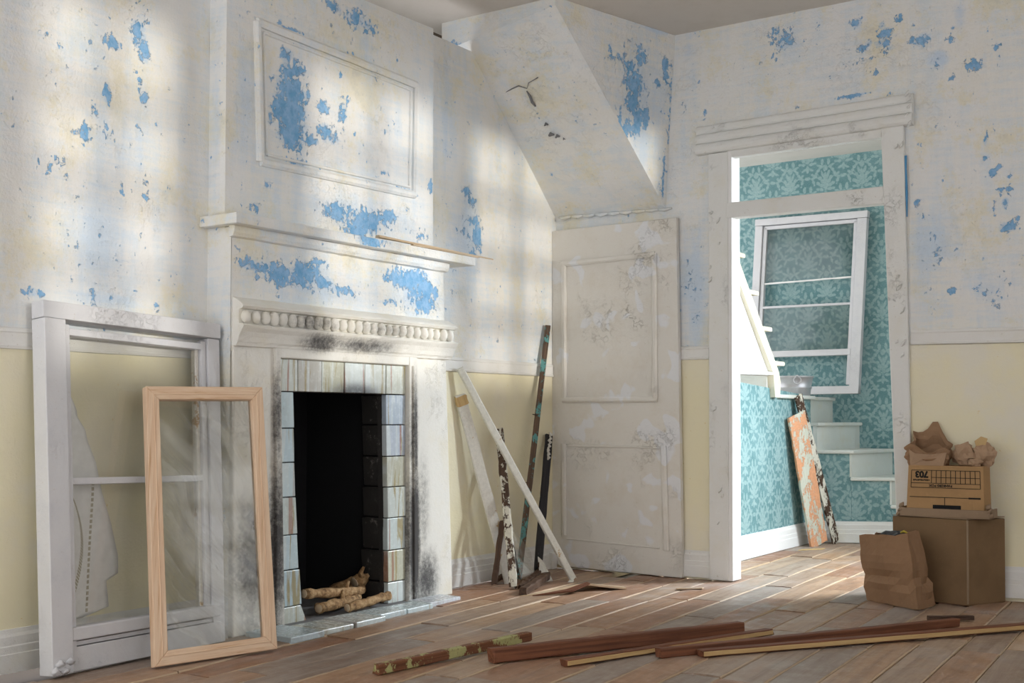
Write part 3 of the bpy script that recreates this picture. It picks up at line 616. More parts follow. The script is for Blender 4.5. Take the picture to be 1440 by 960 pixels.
# ---- stair hall beyond the doorway
def wallp(name, quad, label, parent=None, flip=False, u0=0.0):
    a, b, c, d = [Vector(p) for p in quad]; W_ = (b-a).length
    n = 12; vs = []; uv = []; fs = []
    for j in range(n+1):
        for i in range(n+1):
            u = i/n; v = j/n; p = (a*(1-u)+b*u)*(1-v)+(d*(1-u)+c*u)*v; vs.append(p); uv.append((u0+u*W_, p.z))
    for j in range(n):
        for i in range(n): f = (j*(n+1)+i, j*(n+1)+i+1, (j+1)*(n+1)+i+1, (j+1)*(n+1)+i); fs.append(f[::-1] if flip else f)
    o = mk(name, vs, fs, M['paper'], parent, uv=uv)
    if label: tag(o, label, 'wall', kind='structure')
    return o
wallp('wall_hall_back', [(-1.0, 3.06, 0), (3.1, 3.06, 0), (3.1, 3.06, 2.95), (-1.0, 3.06, 2.95)], 'turquoise damask wallpaper on the far wall of the stair hall')
# seam of the overlapping wallpaper strip
hc = patch('ceiling_hall', (-1.0, .1, 2.95), (3.1, .1, 2.95), (3.1, 3.1, 2.95), (-1.0, 3.1, 2.95), .15, M['ceil'], 0, seed=31, flip=True)
tag(hc, 'plain grey ceiling of the stair hall', 'ceiling', kind='structure')
w = box('wall_hall_front_side', 2.11, 3.1, .14, .17, 0, 2.95, M['white'], bevel=0); tag(w, 'plain inner wall of the stair hall beside the doorway', 'wall', kind='structure')
w = box('wall_hall_above', 1.1, 2.12, .12, .16, 2.44, 2.95, M['white'], bevel=0); tag(w, 'plain inner wall of the stair hall over the doorway', 'wall', kind='structure')
hr = thing('wall_hall_right', 'right hand wall of the stair hall with a window opening', 'wall', (3.08, 1.5, 0), kind='structure')
for nm, y0, y1, z0, z1 in (('panel', .17, 1.1, 0, 2.95), ('panel', 2.0, 3.06, 0, 2.95), ('panel', 1.1, 2.0, 0, 1.35), ('panel', 1.1, 2.0, 2.5, 2.95)): box(nm, 3.05, 3.11, y0, y1, z0, z1, M['white'], hr, bevel=0)
# wall under the upper flight: wallpaper below, bright white plaster triangle above, moulding between
uw = wallp('wall_stair', [(.775, .15, 0), (.735, 2.30, 0), (.735, 2.30, 1.05), (.775, .15, 1.16)], 'sunlit turquoise wallpapered wall below the upper stair flight', u0=.4)
mk('plaster_triangle', [(.772, .15, 1.15), (.752, 1.50, 1.17), (.758, 1.49, 1.20), (.768, .86, 1.83), (.772, .15, 2.55)], [(0, 1, 2, 3, 4)], M['white'], uw)
prism('moulding', [(0, 0), (.03, .004), (.034, .014), (.022, .024), (0, .028)], (.772, .15, 1.145), (.752, 1.52, 1.175), ((1, 0, 0), (0, 0, 1)), M['white'], uw, n=12, rough=.002)
skirting('baseboard_hall_left', (.777, .15, 0), (.737, 2.30, 0), (1, 0, 0), .002, 'white baseboard under the sunlit turquoise wallpaper', .15, 'white')
# staircase
st = thing('staircase', 'winding cream painted staircase with worn treads in the stair hall', 'staircase', (.8, 2.4, 0))
rx = [((.775, 2.322), (.85, 3.05)), ((.99, 2.425), (1.10, 3.05)), ((1.24, 2.545), (1.37, 3.05)), ((1.48, 2.66), (1.62, 3.05)), ((1.72, 2.77), (1.86, 3.05))]
hz = [1.052, .860, .662, .468, .272, .085]
lf = ((.60, 2.30), (.64, 3.05))
edges = [lf]+rx
for k in range(5):       # riser k stands between tread k (above) and k+1 (below)
    (fx, fy), (bx, by) = edges[k]; z1 = hz[k]-.024; z0 = max(0, hz[k+1]-.002)
    hexa('riser', [(fx-.016, fy, z0), (fx, fy, z0), (bx, by, z0), (bx-.016, by, z0), (fx-.016, fy, z1), (fx, fy, z1), (bx, by, z1), (bx-.016, by, z1)], M['stair'], st, .002)
for k in range(1, 6):    # treads between riser k and riser k-1
    (ax_, ay), (abx, aby) = edges[k-1]; (fx, fy), (bx, by) = edges[k]; z = hz[k]
    hexa('tread', [(ax_-.005, ay-.022, z-.026), (fx+.024, fy-.022, z-.026), (bx+.024, by, z-.026), (abx-.005, aby, z-.026), (ax_-.005, ay-.022, z), (fx+.024, fy-.022, z), (bx+.024, by, z), (abx-.005, aby, z)], M['stair'], st, .008, 3)
    wallp('side_panel', [(ax_, ay-.002, 0), (fx-.004, fy-.002, 0), (fx-.004, fy-.002, z-.026), (ax_, ay-.002, z-.026)], None, st, u0=ax_)
    hexa('corner_trim', [(fx-.030, fy-.006, max(0, hz[min(k+1, 5)])), (fx+.002, fy-.006, max(0, hz[min(k+1, 5)])), (fx+.002, fy+.02, max(0, hz[min(k+1, 5)])), (fx-.030, fy+.02, max(0, hz[min(k+1, 5)])),
         (fx-.030, fy-.006, z-.026), (fx+.002, fy-.006, z-.026), (fx+.002, fy+.02, z-.026), (fx-.030, fy+.02, z-.026)], M['stair'], st, .002)
hexa('landing', [(-.30, 1.62, 1.026), (.775, 1.62, 1.026), (.775, 2.30, 1.026), (-.30, 2.30, 1.026), (-.30, 1.62, 1.052), (.775, 1.62, 1.052), (.775, 2.30, 1.052), (-.30, 2.30, 1.052)], M['stair'], st, .008, 3)
hexa('landing', [(-.30, 2.30, 1.026), (.625, 2.30, 1.026), (.665, 3.05, 1.026), (-.30, 3.05, 1.026), (-.30, 2.30, 1.052), (.625, 2.30, 1.052), (.665, 3.05, 1.052), (-.30, 3.05, 1.052)], M['stair'], st, .008, 3)
o = skirting('skirting_board', (.735, 2.298, 0), (1.80, 2.81, 0), (.43, -.90, 0), .002, None, .15); o.parent = st; o.matrix_parent_inverse = Matrix.Translation(-Vector(st.location)); del o['category'], o['kind']
# upper flight: cream stringer against the white triangle, tread ends showing beyond it
prism('stringer', [(1.585, 1.03), (1.60, 1.13), (1.57, 1.20), (.93, 1.865), (.30, 2.50), (.30, 2.40), (.86, 1.80), (1.47, 1.19), (1.50, 1.03)], (.735, 0, 0), (.785, 0, 0), ((0, 1, 0), (0, 0, 1)), M['cream'], st, n=1)
for k in range(6):
    z = 1.275+.222*k; y = 1.575-.222*k
    pf = [(0, 0)]+[(.25+.016*math.sin(a), .014-.014*math.cos(a)) for a in np.linspace(0, math.pi, 7)]+[(0, .028)]
    prism('tread', [(b-.10, a) for b, a in pf], (-.25, y, z-.028), (.76, y, z-.028), ((0, 1, 0), (0, 0, 1)), M['cream'], st, n=1)
    box('riser', -.25, .74, y-.11, y-.095, z-.22, z-.02, M['stair'], st, .001)

# ---- window wall of the room (out of frame, to the right): three tall sashes let the sun in
ww = thing('wall_window_side', 'plaster wall with three tall paned windows out of frame to the right', 'wall', (4.95, -2.5, 0), kind='structure')
ops = [(-4.27, -3.65), (-2.95, -2.05), (-1.60, -.72)]; z0w, z1w = 1.36, 2.72
ys = [-4.62]+[v for ab in ops for v in ab]+[.66]
for i in range(0, len(ys), 2): box('pier', 4.92, 5.02, ys[i], ys[i+1], 0, 3.06, M['white'], ww, 0)
for (a, b) in ops:
    box('sill_panel', 4.92, 5.02, a, b, 0, z0w, M['white'], ww, 0); box('head_panel', 4.92, 5.02, a, b, z1w, 3.06, M['white'], ww, 0)
    for k in range(1, 4): box('glazing_bar', 4.95, 4.98, a, b, z0w+k*(z1w-z0w)/4-.028, z0w+k*(z1w-z0w)/4+.028, M['white'], ww, 0)
    box('glazing_bar', 4.95, 4.98, (a+b)/2-.03, (a+b)/2+.03, z0w, z1w, M['white'], ww, 0)

w = box('wall_added_behind', 1.9, 5.02, -6.75, -6.65, 0, 3.06, M['white'], bevel=0); tag(w, 'unseen partial wall added behind the viewer to cut sky light', 'wall', kind='structure')  # unseen wall added to block sky light and darken the right bay
w = box('wall_added_side', 4.92, 5.02, -6.65, -5.6, 0, 3.06, M['white'], bevel=0); tag(w, 'unseen wall added right of the viewer to cut sky light', 'wall', kind='structure')  # unseen side return, added with the wall behind to limit sky light
c = box('ceiling_behind', .9, 5.02, -6.75, -5.4, 3.06, 3.10, M['ceil'], bevel=0); tag(c, 'plain ceiling above the viewer', 'ceiling', kind='structure')

# ================================================================== FIREPLACE
fp = thing('fireplace', 'peeling white fireplace with mantel shelf, beaded cornice and pale glass tile surround', 'fireplace', (.1, -2.0, 0))
YL, YR = -2.72, -1.335
patch('chimney_breast', (.10, YL, 1.60), (.10, YR, 1.60), (.10, YR, 2.865), (.10, YL, 2.84), .014, M['plaster'], 1, BLUE_BREAST, WASH_BREAST, parent=fp, seed=41, flip=False)
patch('breast_side', (0, YL, 0), (.10, YL, 0), (.10, YL, 2.84), (0, YL, 2.84), .02, M['plaster'], 0, [], [(.05, 2.2, .05, .5, .5)], parent=fp, seed=42)
patch('breast_side', (.10, YR, 1.0), (0, YR, 1.0), (0, YR, 2.865), (.10, YR, 2.865), .02, M['plaster'], 0, parent=fp, seed=43)
mk('breast_top', [(0, YL, 2.84), (.10, YL, 2.84), (.10, YR, 2.865), (0, YR, 2.865)], [(0, 1, 2, 3)], M['plaster'], fp)
pc = [(-2.555, 2.560), (-1.478, 2.540), (-1.490, 1.990), (-2.530, 1.970)]
for i in range(4):
    (y0, z0), (y1, z1) = pc[i], pc[(i+1) % 4]
    beam('panel_moulding', (.106, y0, z0), (.106, y1, z1), .036, .030, M['plaster'], fp, up=(1, 0, 0), n=14, rough=.06, ch=.3, seed=i)
    cy, cz = -2.01, 2.265
    beam('panel_bead', (.104, y0+(cy-y0)*.075, z0+(cz-z0)*.12), (.104, y1+(cy-y1)*.075, z1+(cz-z1)*.12), .012, .014, M['plaster'], fp, up=(1, 0, 0), n=14, rough=.08, ch=.3, seed=i+9)
# shelf
box('mantel_shelf', .0, .218, -2.768, -1.13, 1.668, 1.712, M['plaster'], fp, .005)
patch('shelf_front', (.2195, -2.765, 1.671), (.2195, -1.133, 1.671), (.2195, -1.133, 1.710), (.2195, -2.765, 1.710), .012, M['plaster'], 1, [(-1.96, 1.70, .09, .05, 1.1), (-1.86, 1.71, .1, .02, .7)], [], parent=fp, seed=44, rough=.001)
prism('bed_moulding', [(0, 0), (.022, .004), (.030, .02), (.034, .045), (0, .048)], (.14, -2.735, 1.622), (.14, -1.29, 1.622), ((1, 0, 0), (0, 0, 1)), M['plaster'], fp, n=30, rough=.004)
patch('frieze', (.14, YL, 1.16), (.14, -1.285, 1.16), (.14, -1.30, 1.665), (.14, YL, 1.665), .013, M['plaster'], 1, BLUE_FRIEZE, WASH_FRIEZE, parent=fp, seed=45)
patch('frieze_side', (.0, YL-.002, 0), (.14, YL-.002, 0), (.14, YL-.002, 1.665), (0, YL-.002, 1.665), .02, M['plaster'], 0, [], [(.08, 1.3, .08, .3, .5)], parent=fp, seed=46)
patch('frieze_side', (.14, -1.285, 0.9), (.0, -1.285, 0.9), (.0, -1.30, 1.665), (.14, -1.30, 1.665), .02, M['plaster'], 0, parent=fp, seed=47)
# piers
hexa('pier', [(0, -2.715, 0), (.147, -2.70, 0), (.147, -2.46, 0), (0, -2.46, 0), (0, -2.715, 1.19), (.147, -2.712, 1.19), (.147, -2.482, 1.19), (0, -2.482, 1.19)], M['fire'], fp, .006)
hexa('pier', [(0, -1.535, 0), (.147, -1.50, 0), (.147, -1.225, 0), (0, -1.225, 0), (0, -1.535, 1.19), (.147, -1.53, 1.19), (.147, -1.285, 1.19), (0, -1.285, 1.19)], M['fire'], fp, .006)
box('head_block', 0.03, .145, -2.483, -1.53, 1.14, 1.19, M['fire'], fp, .003)
# inner trim frame round the tiles
hexa('inner_trim', [(.10, -2.470, 0), (.162, -2.468, 0), (.162, -2.424, 0), (.10, -2.422, 0), (.10, -2.488, 1.185), (.162, -2.486, 1.185), (.162, -2.458, 1.185), (.10, -2.456, 1.185)], M['fire'], fp, .004)
hexa('inner_trim', [(.10, -1.594, 0), (.162, -1.592, 0), (.162, -1.52, 0), (.10, -1.50, 0), (.10, -1.596, 1.185), (.162, -1.594, 1.185), (.162, -1.535, 1.185), (.10, -1.53, 1.185)], M['fire'], fp, .004)
beam('trim_bead', (.165, -1.555, .0), (.165, -1.568, 1.14), .012, .012, M['fire'], fp, up=(1, 0, 0), n=16, rough=.15, ch=.3)
box('inner_trim', .10, .160, -2.46, -1.594, 1.142, 1.186, M['fire'], fp, .004)
# cornice
cor = [(-.03, 0), (.020, .0), (.024, .010), (.030, .018), (.036, .035), (.046, .055), (.060, .072), (.064, .080), (.056, .086), (.034, .090), (.034, .146), (.052, .150), (.060, .160), (.050, .170), (.022, .186), (0.0, .198), (-.03, .20)]
cornice = prism('cornice', cor, (.143, -2.712, 1.182), (.143, -1.262, 1.182), ((1, 0, 0), (0, 0, 1)), M['fire'], fp, n=40, rough=.0025)
# beads: one lens shape shared by all
bv = []; bf = []; NR, NC = 7, 12
for i in range(NR+1):
    ph = math.pi*i/NR
    for j in range(NC):
        th = 2*math.pi*j/NC; bv.append((.022*math.sin(ph)*math.cos(th), .0245*math.sin(ph)*math.sin(th), .030*math.cos(ph)))
for i in range(NR):
    for j in range(NC): bf.append((i*NC+j, (i+1)*NC+j, (i+1)*NC+(j+1) % NC, i*NC+(j+1) % NC))
bme = bpy.data.meshes.new('bead'); bme.from_pydata(bv, [], bf); bme.validate(); bme.polygons.foreach_set('use_smooth', [True]*len(bme.polygons)); bme.materials.append(M['fire'])
for k in range(27):
    o = bpy.data.objects.new('bead', bme); COL.objects.link(o); o.parent = cornice
    o.location = (.186, -2.682+k*.0528+random.uniform(-.003, .003), 1.300); s_ = random.uniform(.88, 1.04); o.scale = (s_, s_, s_); o.rotation_euler = (0, random.uniform(-.2, .2), random.uniform(-.3, .3))
# tile surround
def tile(y0, y1, z0, z1, x1=.142, yb0=None, yb1=None, mat='tile', nm='tile'):
    g_ = .0022; yb0 = y0 if yb0 is None else yb0; yb1 = y1 if yb1 is None else yb1; x1 += random.uniform(-.003, .003)
    hexa(nm, [(x1-.03, yb0+g_, z0+g_), (x1, yb0+g_, z0+g_), (x1+random.uniform(-.002, .002), yb1-g_, z0+g_), (x1-.03, yb1-g_, z0+g_), (x1-.03, y0+g_, z1-g_), (x1, y0+g_, z1-g_), (x1, y1-g_, z1-g_), (x1-.03, y1-g_, z1-g_)], M[mat], fp, .003)
ty = [-2.456, -2.337, -2.186, -2.037, -1.896, -1.743, -1.595]
for i in range(6): tile(ty[i], ty[i+1], 1.000, 1.141)
zr = [1.0, .856, .707, .562, .416, .263, .114, .012]
for i in range(7):
    f0 = 1-zr[i]; f1 = 1-zr[i+1]
    tile(-1.746+.022*f0, -1.595, zr[i+1], zr[i], yb0=-1.746+.022*f1)
zl = [1.0, .844, .698, .55, .389, .24, .085, .004]
for i in range(7):
    f0 = 1-zl[i]; f1 = 1-zl[i+1]; w0 = .093-.012*math.sin(f0*2.5); w1 = .093-.012*math.sin(f1*2.5)+(.03 if i == 6 else 0)
    tile(-2.456+.03*f0, -2.456+.03*f0+w0+.045*f0, zl[i+1], zl[i], yb0=-2.456+.03*f1, yb1=-2.456+.03*f1+w1+.045*f1)
box('grout_backing', .085, .113, -2.46, -1.594, 1.0, 1.145, M['char'], fp, 0)
hexa('grout_backing', [(.085, -1.72, 0), (.113, -1.72, 0), (.113, -1.59, 0), (.085, -1.59, 0), (.085, -1.744, 1.0), (.113, -1.744, 1.0), (.113, -1.59, 1.0), (.085, -1.59, 1.0)], M['char'], fp, 0)
box('grout_backing', .085, .113, -2.46, -2.36, 0, 1.0, M['char'], fp, 0)
# charred cheek bricks on the right reveal and the black firebox
for i in range(7):
    x0 = -.03+random.uniform(-.006, .006)
    hexa('brick', [(x0, -1.712, zr[i+1]+.003), (.116, -1.728+.02*(1-zr[i+1])*.5, zr[i+1]+.003), (.116, -1.60, zr[i+1]+.003), (x0, -1.60, zr[i+1]+.003), (x0, -1.722, zr[i]-.003), (.116, -1.742+.02*(1-zr[i])*.5, zr[i]-.003), (.116, -1.60, zr[i]-.003), (x0, -1.60, zr[i]-.003)], M['char'], fp, .006)
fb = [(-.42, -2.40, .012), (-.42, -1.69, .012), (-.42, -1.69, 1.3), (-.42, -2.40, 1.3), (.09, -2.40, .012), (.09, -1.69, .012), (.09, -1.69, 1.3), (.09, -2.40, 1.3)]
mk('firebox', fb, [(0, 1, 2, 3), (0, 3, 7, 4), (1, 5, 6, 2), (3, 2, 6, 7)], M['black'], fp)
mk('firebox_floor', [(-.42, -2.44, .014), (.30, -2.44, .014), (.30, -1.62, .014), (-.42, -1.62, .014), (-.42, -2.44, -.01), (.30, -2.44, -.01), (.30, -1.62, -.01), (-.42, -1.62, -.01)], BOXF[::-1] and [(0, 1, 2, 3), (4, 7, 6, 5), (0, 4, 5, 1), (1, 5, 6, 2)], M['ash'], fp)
# hearth tiles in front, laid loose
hrn = random.Random(3); ye = [-2.66, -2.45, -2.24, -2.03, -1.83, -1.62, -1.36]
for i in range(6):
    y0, y1 = ye[i], ye[i+1]; x0 = .205+hrn.uniform(-.008, .008) if i not in (0, 5) else .17; x1 = .43-.026*i*.9+hrn.uniform(-.012, .012); zt = .020+hrn.uniform(0, .006)
    hexa('hearth_tile', [(x0, y0+.004, -.004), (x1, y0+.004+hrn.uniform(-.01, .01), -.004), (x1-.008, y1-.004, -.004), (x0, y1-.004, -.004), (x0, y0+.004, zt), (x1, y0+.004, zt), (x1-.008, y1-.004, zt+hrn.uniform(-.004, .002)), (x0, y1-.004, zt)], M['hearth'], fp, .004)
# splinter lying on the shelf
sp = beam('wood_splinter', (.165, -1.84, 1.735), (.205, -.955, 1.722), .028, .012, M['bare'], None, n=10, rough=.18, seed=3, w1=.006, t1=.006)
tag(sp, 'long pale wood splinter lying along the mantel shelf', 'splinter')
sp = beam('wood_splinter', (.195, -1.62, 1.719), (.212, -1.10, 1.716), .016, .006, M['bare'], None, n=8, rough=.2, seed=4, w1=.005)
tag(sp, 'short thin wood splinter at the right end of the mantel shelf', 'splinter')

# ---- logs in the grate
def log(name, pts, r, label, seed, ends=True, knob=None):
    n = 14; P = []
    pts = [Vector(p) for p in pts]
    for i in range(n+1):
        f = i/n*(len(pts)-1); k = min(int(f), len(pts)-2); P.append(pts[k].lerp(pts[k+1], f-k))
    t = thing(name, label, 'log', (P[0].x, P[0].y, .014), group='sticks of firewood in the grate')
    bk = tube('bark', P, [r*(1+.12*math.sin(i*1.7+seed)) for i in range(n+1)], M['bark'], t, 12, .17, seed)
    d = (P[0]-P[1]).normalized()
    tube('cut_end', [P[0]+d*.001, P[0]+d*.004], [r*.92, r*.8], M['bare'], bk, 10, .05, seed)
    for q, (f, dr_, l, rr) in enumerate(knob or []):
        a = P[int(f*n)]; tube('twig_stub', [a, a+Vector(dr_)*l*.6, a+Vector(dr_)*l], [rr, rr*.8, rr*.5], M['bark'], bk, 7, .15, seed+q)
    return t
log('log', [(.09, -2.235, .118), (.085, -2.05, .100), (.06, -1.85, .083), (.04, -1.79, .08)], .021, 'upper firewood stick lying across the others in the grate', 1, knob=[(.55, (.2, .3, 1), .05, .012)])
log('log', [(.135, -2.19, .052), (.12, -2.05, .055), (.08, -1.90, .052), (.05, -1.84, .05)], .022, 'lower left firewood stick with side stubs', 2, knob=[(.35, (.6, 0, -.3), .045, .010), (.45, (-.1, .2, .9), .06, .012), (.15, (.3, -.5, .3), .05, .011)])
log('log', [(.19, -2.065, .044), (.195, -1.95, .052), (.19, -1.83, .062), (.185, -1.775, .060)], .020, 'pale firewood stick in front, nearest the hearth tiles', 3)
log('log', [(.10, -2.31, .040), (.06, -2.26, .048), (-.02, -2.20, .06), (-.1, -2.15, .07)], .018, 'dark stubby firewood stick at the far left of the grate', 4, knob=[(.3, (.3, -.4, .6), .03, .012)])
t = log('log', [(.0, -1.80, .11), (.01, -1.755, .125), (-.05, -1.755, .10), (-.12, -1.83, .06)], .030, 'gnarled knot of firewood at the back of the grate', 5, knob=[(.1, (.2, .5, 1), .07, .014), (.3, (.5, -.6, .6), .07, .016), (.4, (.5, .4, .4), .05, .018)])

# ================================================================== FRAMES LEANING AT LEFT
sf = thing('window_sash', 'large grey white window sash with dusty panes leaning on the left wall', 'window sash', (.16, -3.2, 0))
B = Quad((.150, -3.585, .004), (.150, -2.795, .004), (.036, -2.738, 1.262), (.036, -3.560, 1.295))
# faces the room: normal must point to +x
if B.n.x < 0: B.n = -B.n
H_, W_ = B.h, B.w
sm = M['sash']
B.bar('stile', 0, .085, .0, H_-.062, 0, .075, sm, sf); B.bar('stile', W_-.060, W_, .0, H_-.062, 0, .055, sm, sf)
B.bar('stile_step', .085, .112, .075, H_-.075, .012, .058, sm, sf); B.bar('stile_step', W_-.088, W_-.062, .06, H_-.075, .008, .045, sm, sf)
B.bar('stile_step', W_-.104, W_-.090, .10, H_-.085, .004, .032, M['board'], sf, .002)
B.bar('top_rail', 0, W_-.004, H_-.060, H_, .0, .068, sm, sf); B.bar('top_bead', .10, W_-.088, H_-.112, H_-.086, .010, .050, sm, sf)
B.bar('bottom_rail', .02, W_-.02, 0, .082, .0, .058, sm, sf); B.bar('bottom_ledge', .085, W_-.03, .104, .150, .0, .070, sm, sf, .006); B.bar('bottom_ledge', .085, W_-.03, .085, .100, .0, .05, sm, sf, .002)
B.bar('glazing_bar', .10, W_-.085, .640, .664, .004, .042, sm, sf)
B.bar('glass_pane', .10, W_-.09, .662, H_-.09, .020, .0235, M['glass'], sf, 0); B.bar('glass_pane', .10, W_-.09, .14, .642, .020, .0235, M['glass'], sf, 0)
for k, (u, v) in enumerate([(.012, .01), (.05, .006), (.03, .03), (.07, .035)]):
    p = B(u, v, .07); tube('filler_lump', [p-Vector((0, .014, .0)), p+Vector((.006, 0, .008)), p+Vector((0, .016, 0))], [.008, .014, .007], sm, sf, 7, .4, k)
p = B(.012, H_-.065, .05); tube('filler_lump', [p-Vector((0, 0, .012)), p, p+Vector((0, .03, .004))], [.006, .010, .005], sm, sf, 7, .4, 9)
# lace panel tucked behind the glass
lc = thing('lace_panel', 'torn white lace panel with stitched rows behind the leaning sash glass', 'lace', (.07, -3.35, .16))
ol = [(-3.50, .150), (-3.38, .172), (-3.265, .196), (-3.27, .29), (-3.218, .31), (-3.214, .375), (-3.240, .50), (-3.278, .62), (-3.30, .73), (-3.328, .80), (-3.338, .862), (-3.362, .872), (-3.365, .92), (-3.40, .995), (-3.44, 1.045), (-3.50, 1.075)]
def lx(y, z): return .118-.086*z+.006*math.sin(y*16+z*3)+.004*math.sin(z*11)
NV = 40; vs = []; fs = []
oy = np.array([q[0] for q in ol]); oz = np.array([q[1] for q in ol])
rows = []
for i in range(NV+1):
    z = .150+(1.075-.150)*i/NV; ymax = float(np.interp(z, oz, oy)) if i else -3.49; row = []
    for j in range(13):
        y = -3.50+(ymax+3.50)*j/12; zz = z+(.02*(j/12) if i == 0 else 0); row.append(len(vs)); vs.append((lx(y, zz), y, zz))
    rows.append(row)
for i in range(NV):
    for j in range(12): fs.append((rows[i][j], rows[i][j+1], rows[i+1][j+1], rows[i+1][j]))
mk('lace_cloth', vs, fs, M['lace'], lc, smooth=True, solid=.002)
def stitch(fn, z0, z1, n, dash):
    # rows of small stitches following a curved seam
    vs = []; fs = []
    for i in range(n):
        z = z0+(z1-z0)*i/n; y = fn(z); dz = (z1-z0)/n*.62; y2 = fn(z+dz); w = .0045
        if y < -3.495 or y > float(np.interp(z, oz, oy))-.006: continue
        b = len(vs)
        tilt = .006 if dash else 0
        for (yy, zz) in ((y-w, z+tilt), (y+w, z-tilt), (y2+w, z+dz-tilt), (y2-w, z+dz+tilt)): vs.append((lx(yy, zz)+.003, yy, zz))
        for (yy, zz) in ((y-w, z+tilt), (y+w, z-tilt), (y2+w, z+dz-tilt), (y2-w, z+dz+tilt)): vs.append((lx(yy, zz)-.0005, yy, zz))
        fs += [(b, b+1, b+2, b+3), (b, b+4, b+5, b+1), (b+1, b+5, b+6, b+2), (b+2, b+6, b+7, b+3), (b+3, b+7, b+4, b)]
    o = mk('stitching', vs, fs, M['stitch'], lc); o['kind'] = 'stuff'
stitch(lambda z: -3.45+.085*math.sin(max(0, min(1, (z-.2)/.5))*math.pi), .22, .68, 46, True)
stitch(lambda z: -3.475+.07*math.sin(max(0, min(1, (z-.25)/.36))*math.pi), .27, .60, 34, True)
stitch(lambda z: -3.425+.012*math.sin(z*9), .66, .92, 28, True)
stitch(lambda z: -3.37+.06*math.sin((z-.17)*2.6), .19, .66, 24, False)
stitch(lambda z: -3.41+.0*z, .90, .92, 3, False)

# raw oak frame in front
of = thing('picture_frame', 'new unpainted oak frame with smeared glass leaning on the white sash', 'frame', (.4, -3.03, 0))
O = Quad((.352, -3.279, .002), (.463, -2.792, .002), (.232, -2.655, 1.004), (.128, -3.150, .998))
if O.n.x < 0: O.n = -O.n
def oakbar(poly, vert, d0=0, d1=.034, nm='rail'):
    o = O.slab(nm, poly, d0, d1, M['oak'], of, .003)
    a = o.data.attributes.new('vert', 'FLOAT', 'POINT'); a.data.foreach_set('value', [float(vert)]*len(o.data.vertices)); return o
w_, h_, e = O.w, O.h, .052
oakbar([(0, 0), (e, e), (e, h_-e), (0, h_)], 1, nm='stile'); oakbar([(w_-e, e), (w_, 0), (w_, h_), (w_-e, h_-e)], 1, nm='stile')
oakbar([(0, 0), (w_, 0), (w_-e, e), (e, e)], 0); oakbar([(e, h_-e), (w_-e, h_-e), (w_, h_), (0, h_)], 0)
for poly, vert in (([(.028, .03), (.031, .034), (.031, h_-.034), (.028, h_-.03)], 1), ([(w_-.031, .034), (w_-.028, .03), (w_-.028, h_-.03), (w_-.031, h_-.034)], 1), ([(.031, h_-.034), (w_-.031, h_-.034), (w_-.028, h_-.03), (.028, h_-.03)], 0), ([(.028, .03), (w_-.028, .03), (w_-.031, .034), (.031, .034)], 0)):
    oakbar(poly, vert, .030, .0365, 'bead_line')
O.bar('glass_pane', e-.006, w_-e+.006, e-.006, h_-e+.006, .012, .0155, M['smear'], of, 0)

# ================================================================== BROKEN STICKS IN THE CORNER
def stick(name, a, b, w, t, mat, label, up=(1, 0, 0), n=14, rough=.10, seed=0, cat='stick', ch=.12, ragged=.02, bow=0, w1=None, group='broken sticks leaning in the corner', parts=None):
    th = thing(name, label, cat, (a[0], a[1], 0), group=group)
    br_ = beam('bar', a, b, w, t, mat, th, up=up, n=n, rough=rough, seed=seed, ch=ch, ragged=ragged, bow=bow, w1=w1)
    for (f, d, l) in parts or []:
        p = Vector(a).lerp(Vector(b), f); tube('nail', [p, p+Vector(d)*l*.9, p+Vector(d)*l], [.0035, .003, .0008], M['nail'], br_, 6, .1, 1)
    return th
stick('broken_batten', (.398, -.468, .014), (.040, -1.02, 1.146), .036, .030, M['whitestick'], 'long white painted batten leaning diagonally across the heap', up=(.7, -.7, .2), seed=1, rough=.05)
stick('broken_board', (.165, -.735, .008), (.030, -1.005, 1.005), .062, .014, M['board'], 'flat worn white board with a bare wooden top end', up=(.8, -.6, .1), seed=2, rough=.07, cat='board'); bb_ = bpy.data.objects['broken_board']
stick('broken_batten', (.302, -.905, .012), (.07, -.70, .826), .042, .034, M['halfrot'], 'rotten brown batten with flaking white edge standing in front', up=(.5, -.8, .1), seed=3, rough=.16, parts=[(.62, (.4, -.9, .15), .06)])
stick('broken_batten', (.165, -.885, .012), (.16, -.80, .34), .030, .026, M['rot'], 'short dark rotten stick behind the white flaking batten', up=(.5, -.8, .1), seed=4, rough=.16)
stick('broken_batten', (.12, -.585, .010), (.028, -.135, 1.432), .032, .028, M['teal'], 'tall thin stick with teal paint and a nail near the door', up=(.6, -.8, .1), seed=5, rough=.10, parts=[(.63, (.3, -.95, .05), .11), (.36, (-.3, -.9, .2), .03)])
stick('broken_batten', (.20, -.52, .010), (.032, -.130, .792), .044, .030, M['burnt'], 'black burnt stick with a scabby white tip beside the door', up=(.6, -.8, .1), seed=6, rough=.10)
stick('broken_batten', (.470, -1.075, .020), (.300, -.585, .034), .046, .036, M['rot'], 'dark rotten chunk of wood lying on the floor below the sticks', up=(0, 0, 1), seed=7, rough=.18, ragged=.04)
stick('broken_batten', (.350, -.90, .016), (.20, -.47, .05), .034, .026, M['rot'], 'thin dark splintered piece lying behind the rotten chunk', up=(0, 0, 1), seed=8, rough=.2, ragged=.04, parts=[(.8, (0, .1, 1), .06)])
stick('broken_batten', (.10, -.80, .015), (.11, -.66, .045), .028, .024, M['rot'], 'small dark stub at the foot of the worn board', up=(0, 0, 1), seed=12, rough=.2)
beam('bare_end', (.037, -.992, .957), (.0305, -1.0045, 1.003), .066, .017, M['edge'], bb_, up=(.8, -.6, .1), n=3, rough=.08, ch=.12, seed=31, ragged=.01)
bs_ = [o for o in bpy.data.objects if o.get('label', '').startswith('black burnt')][0]
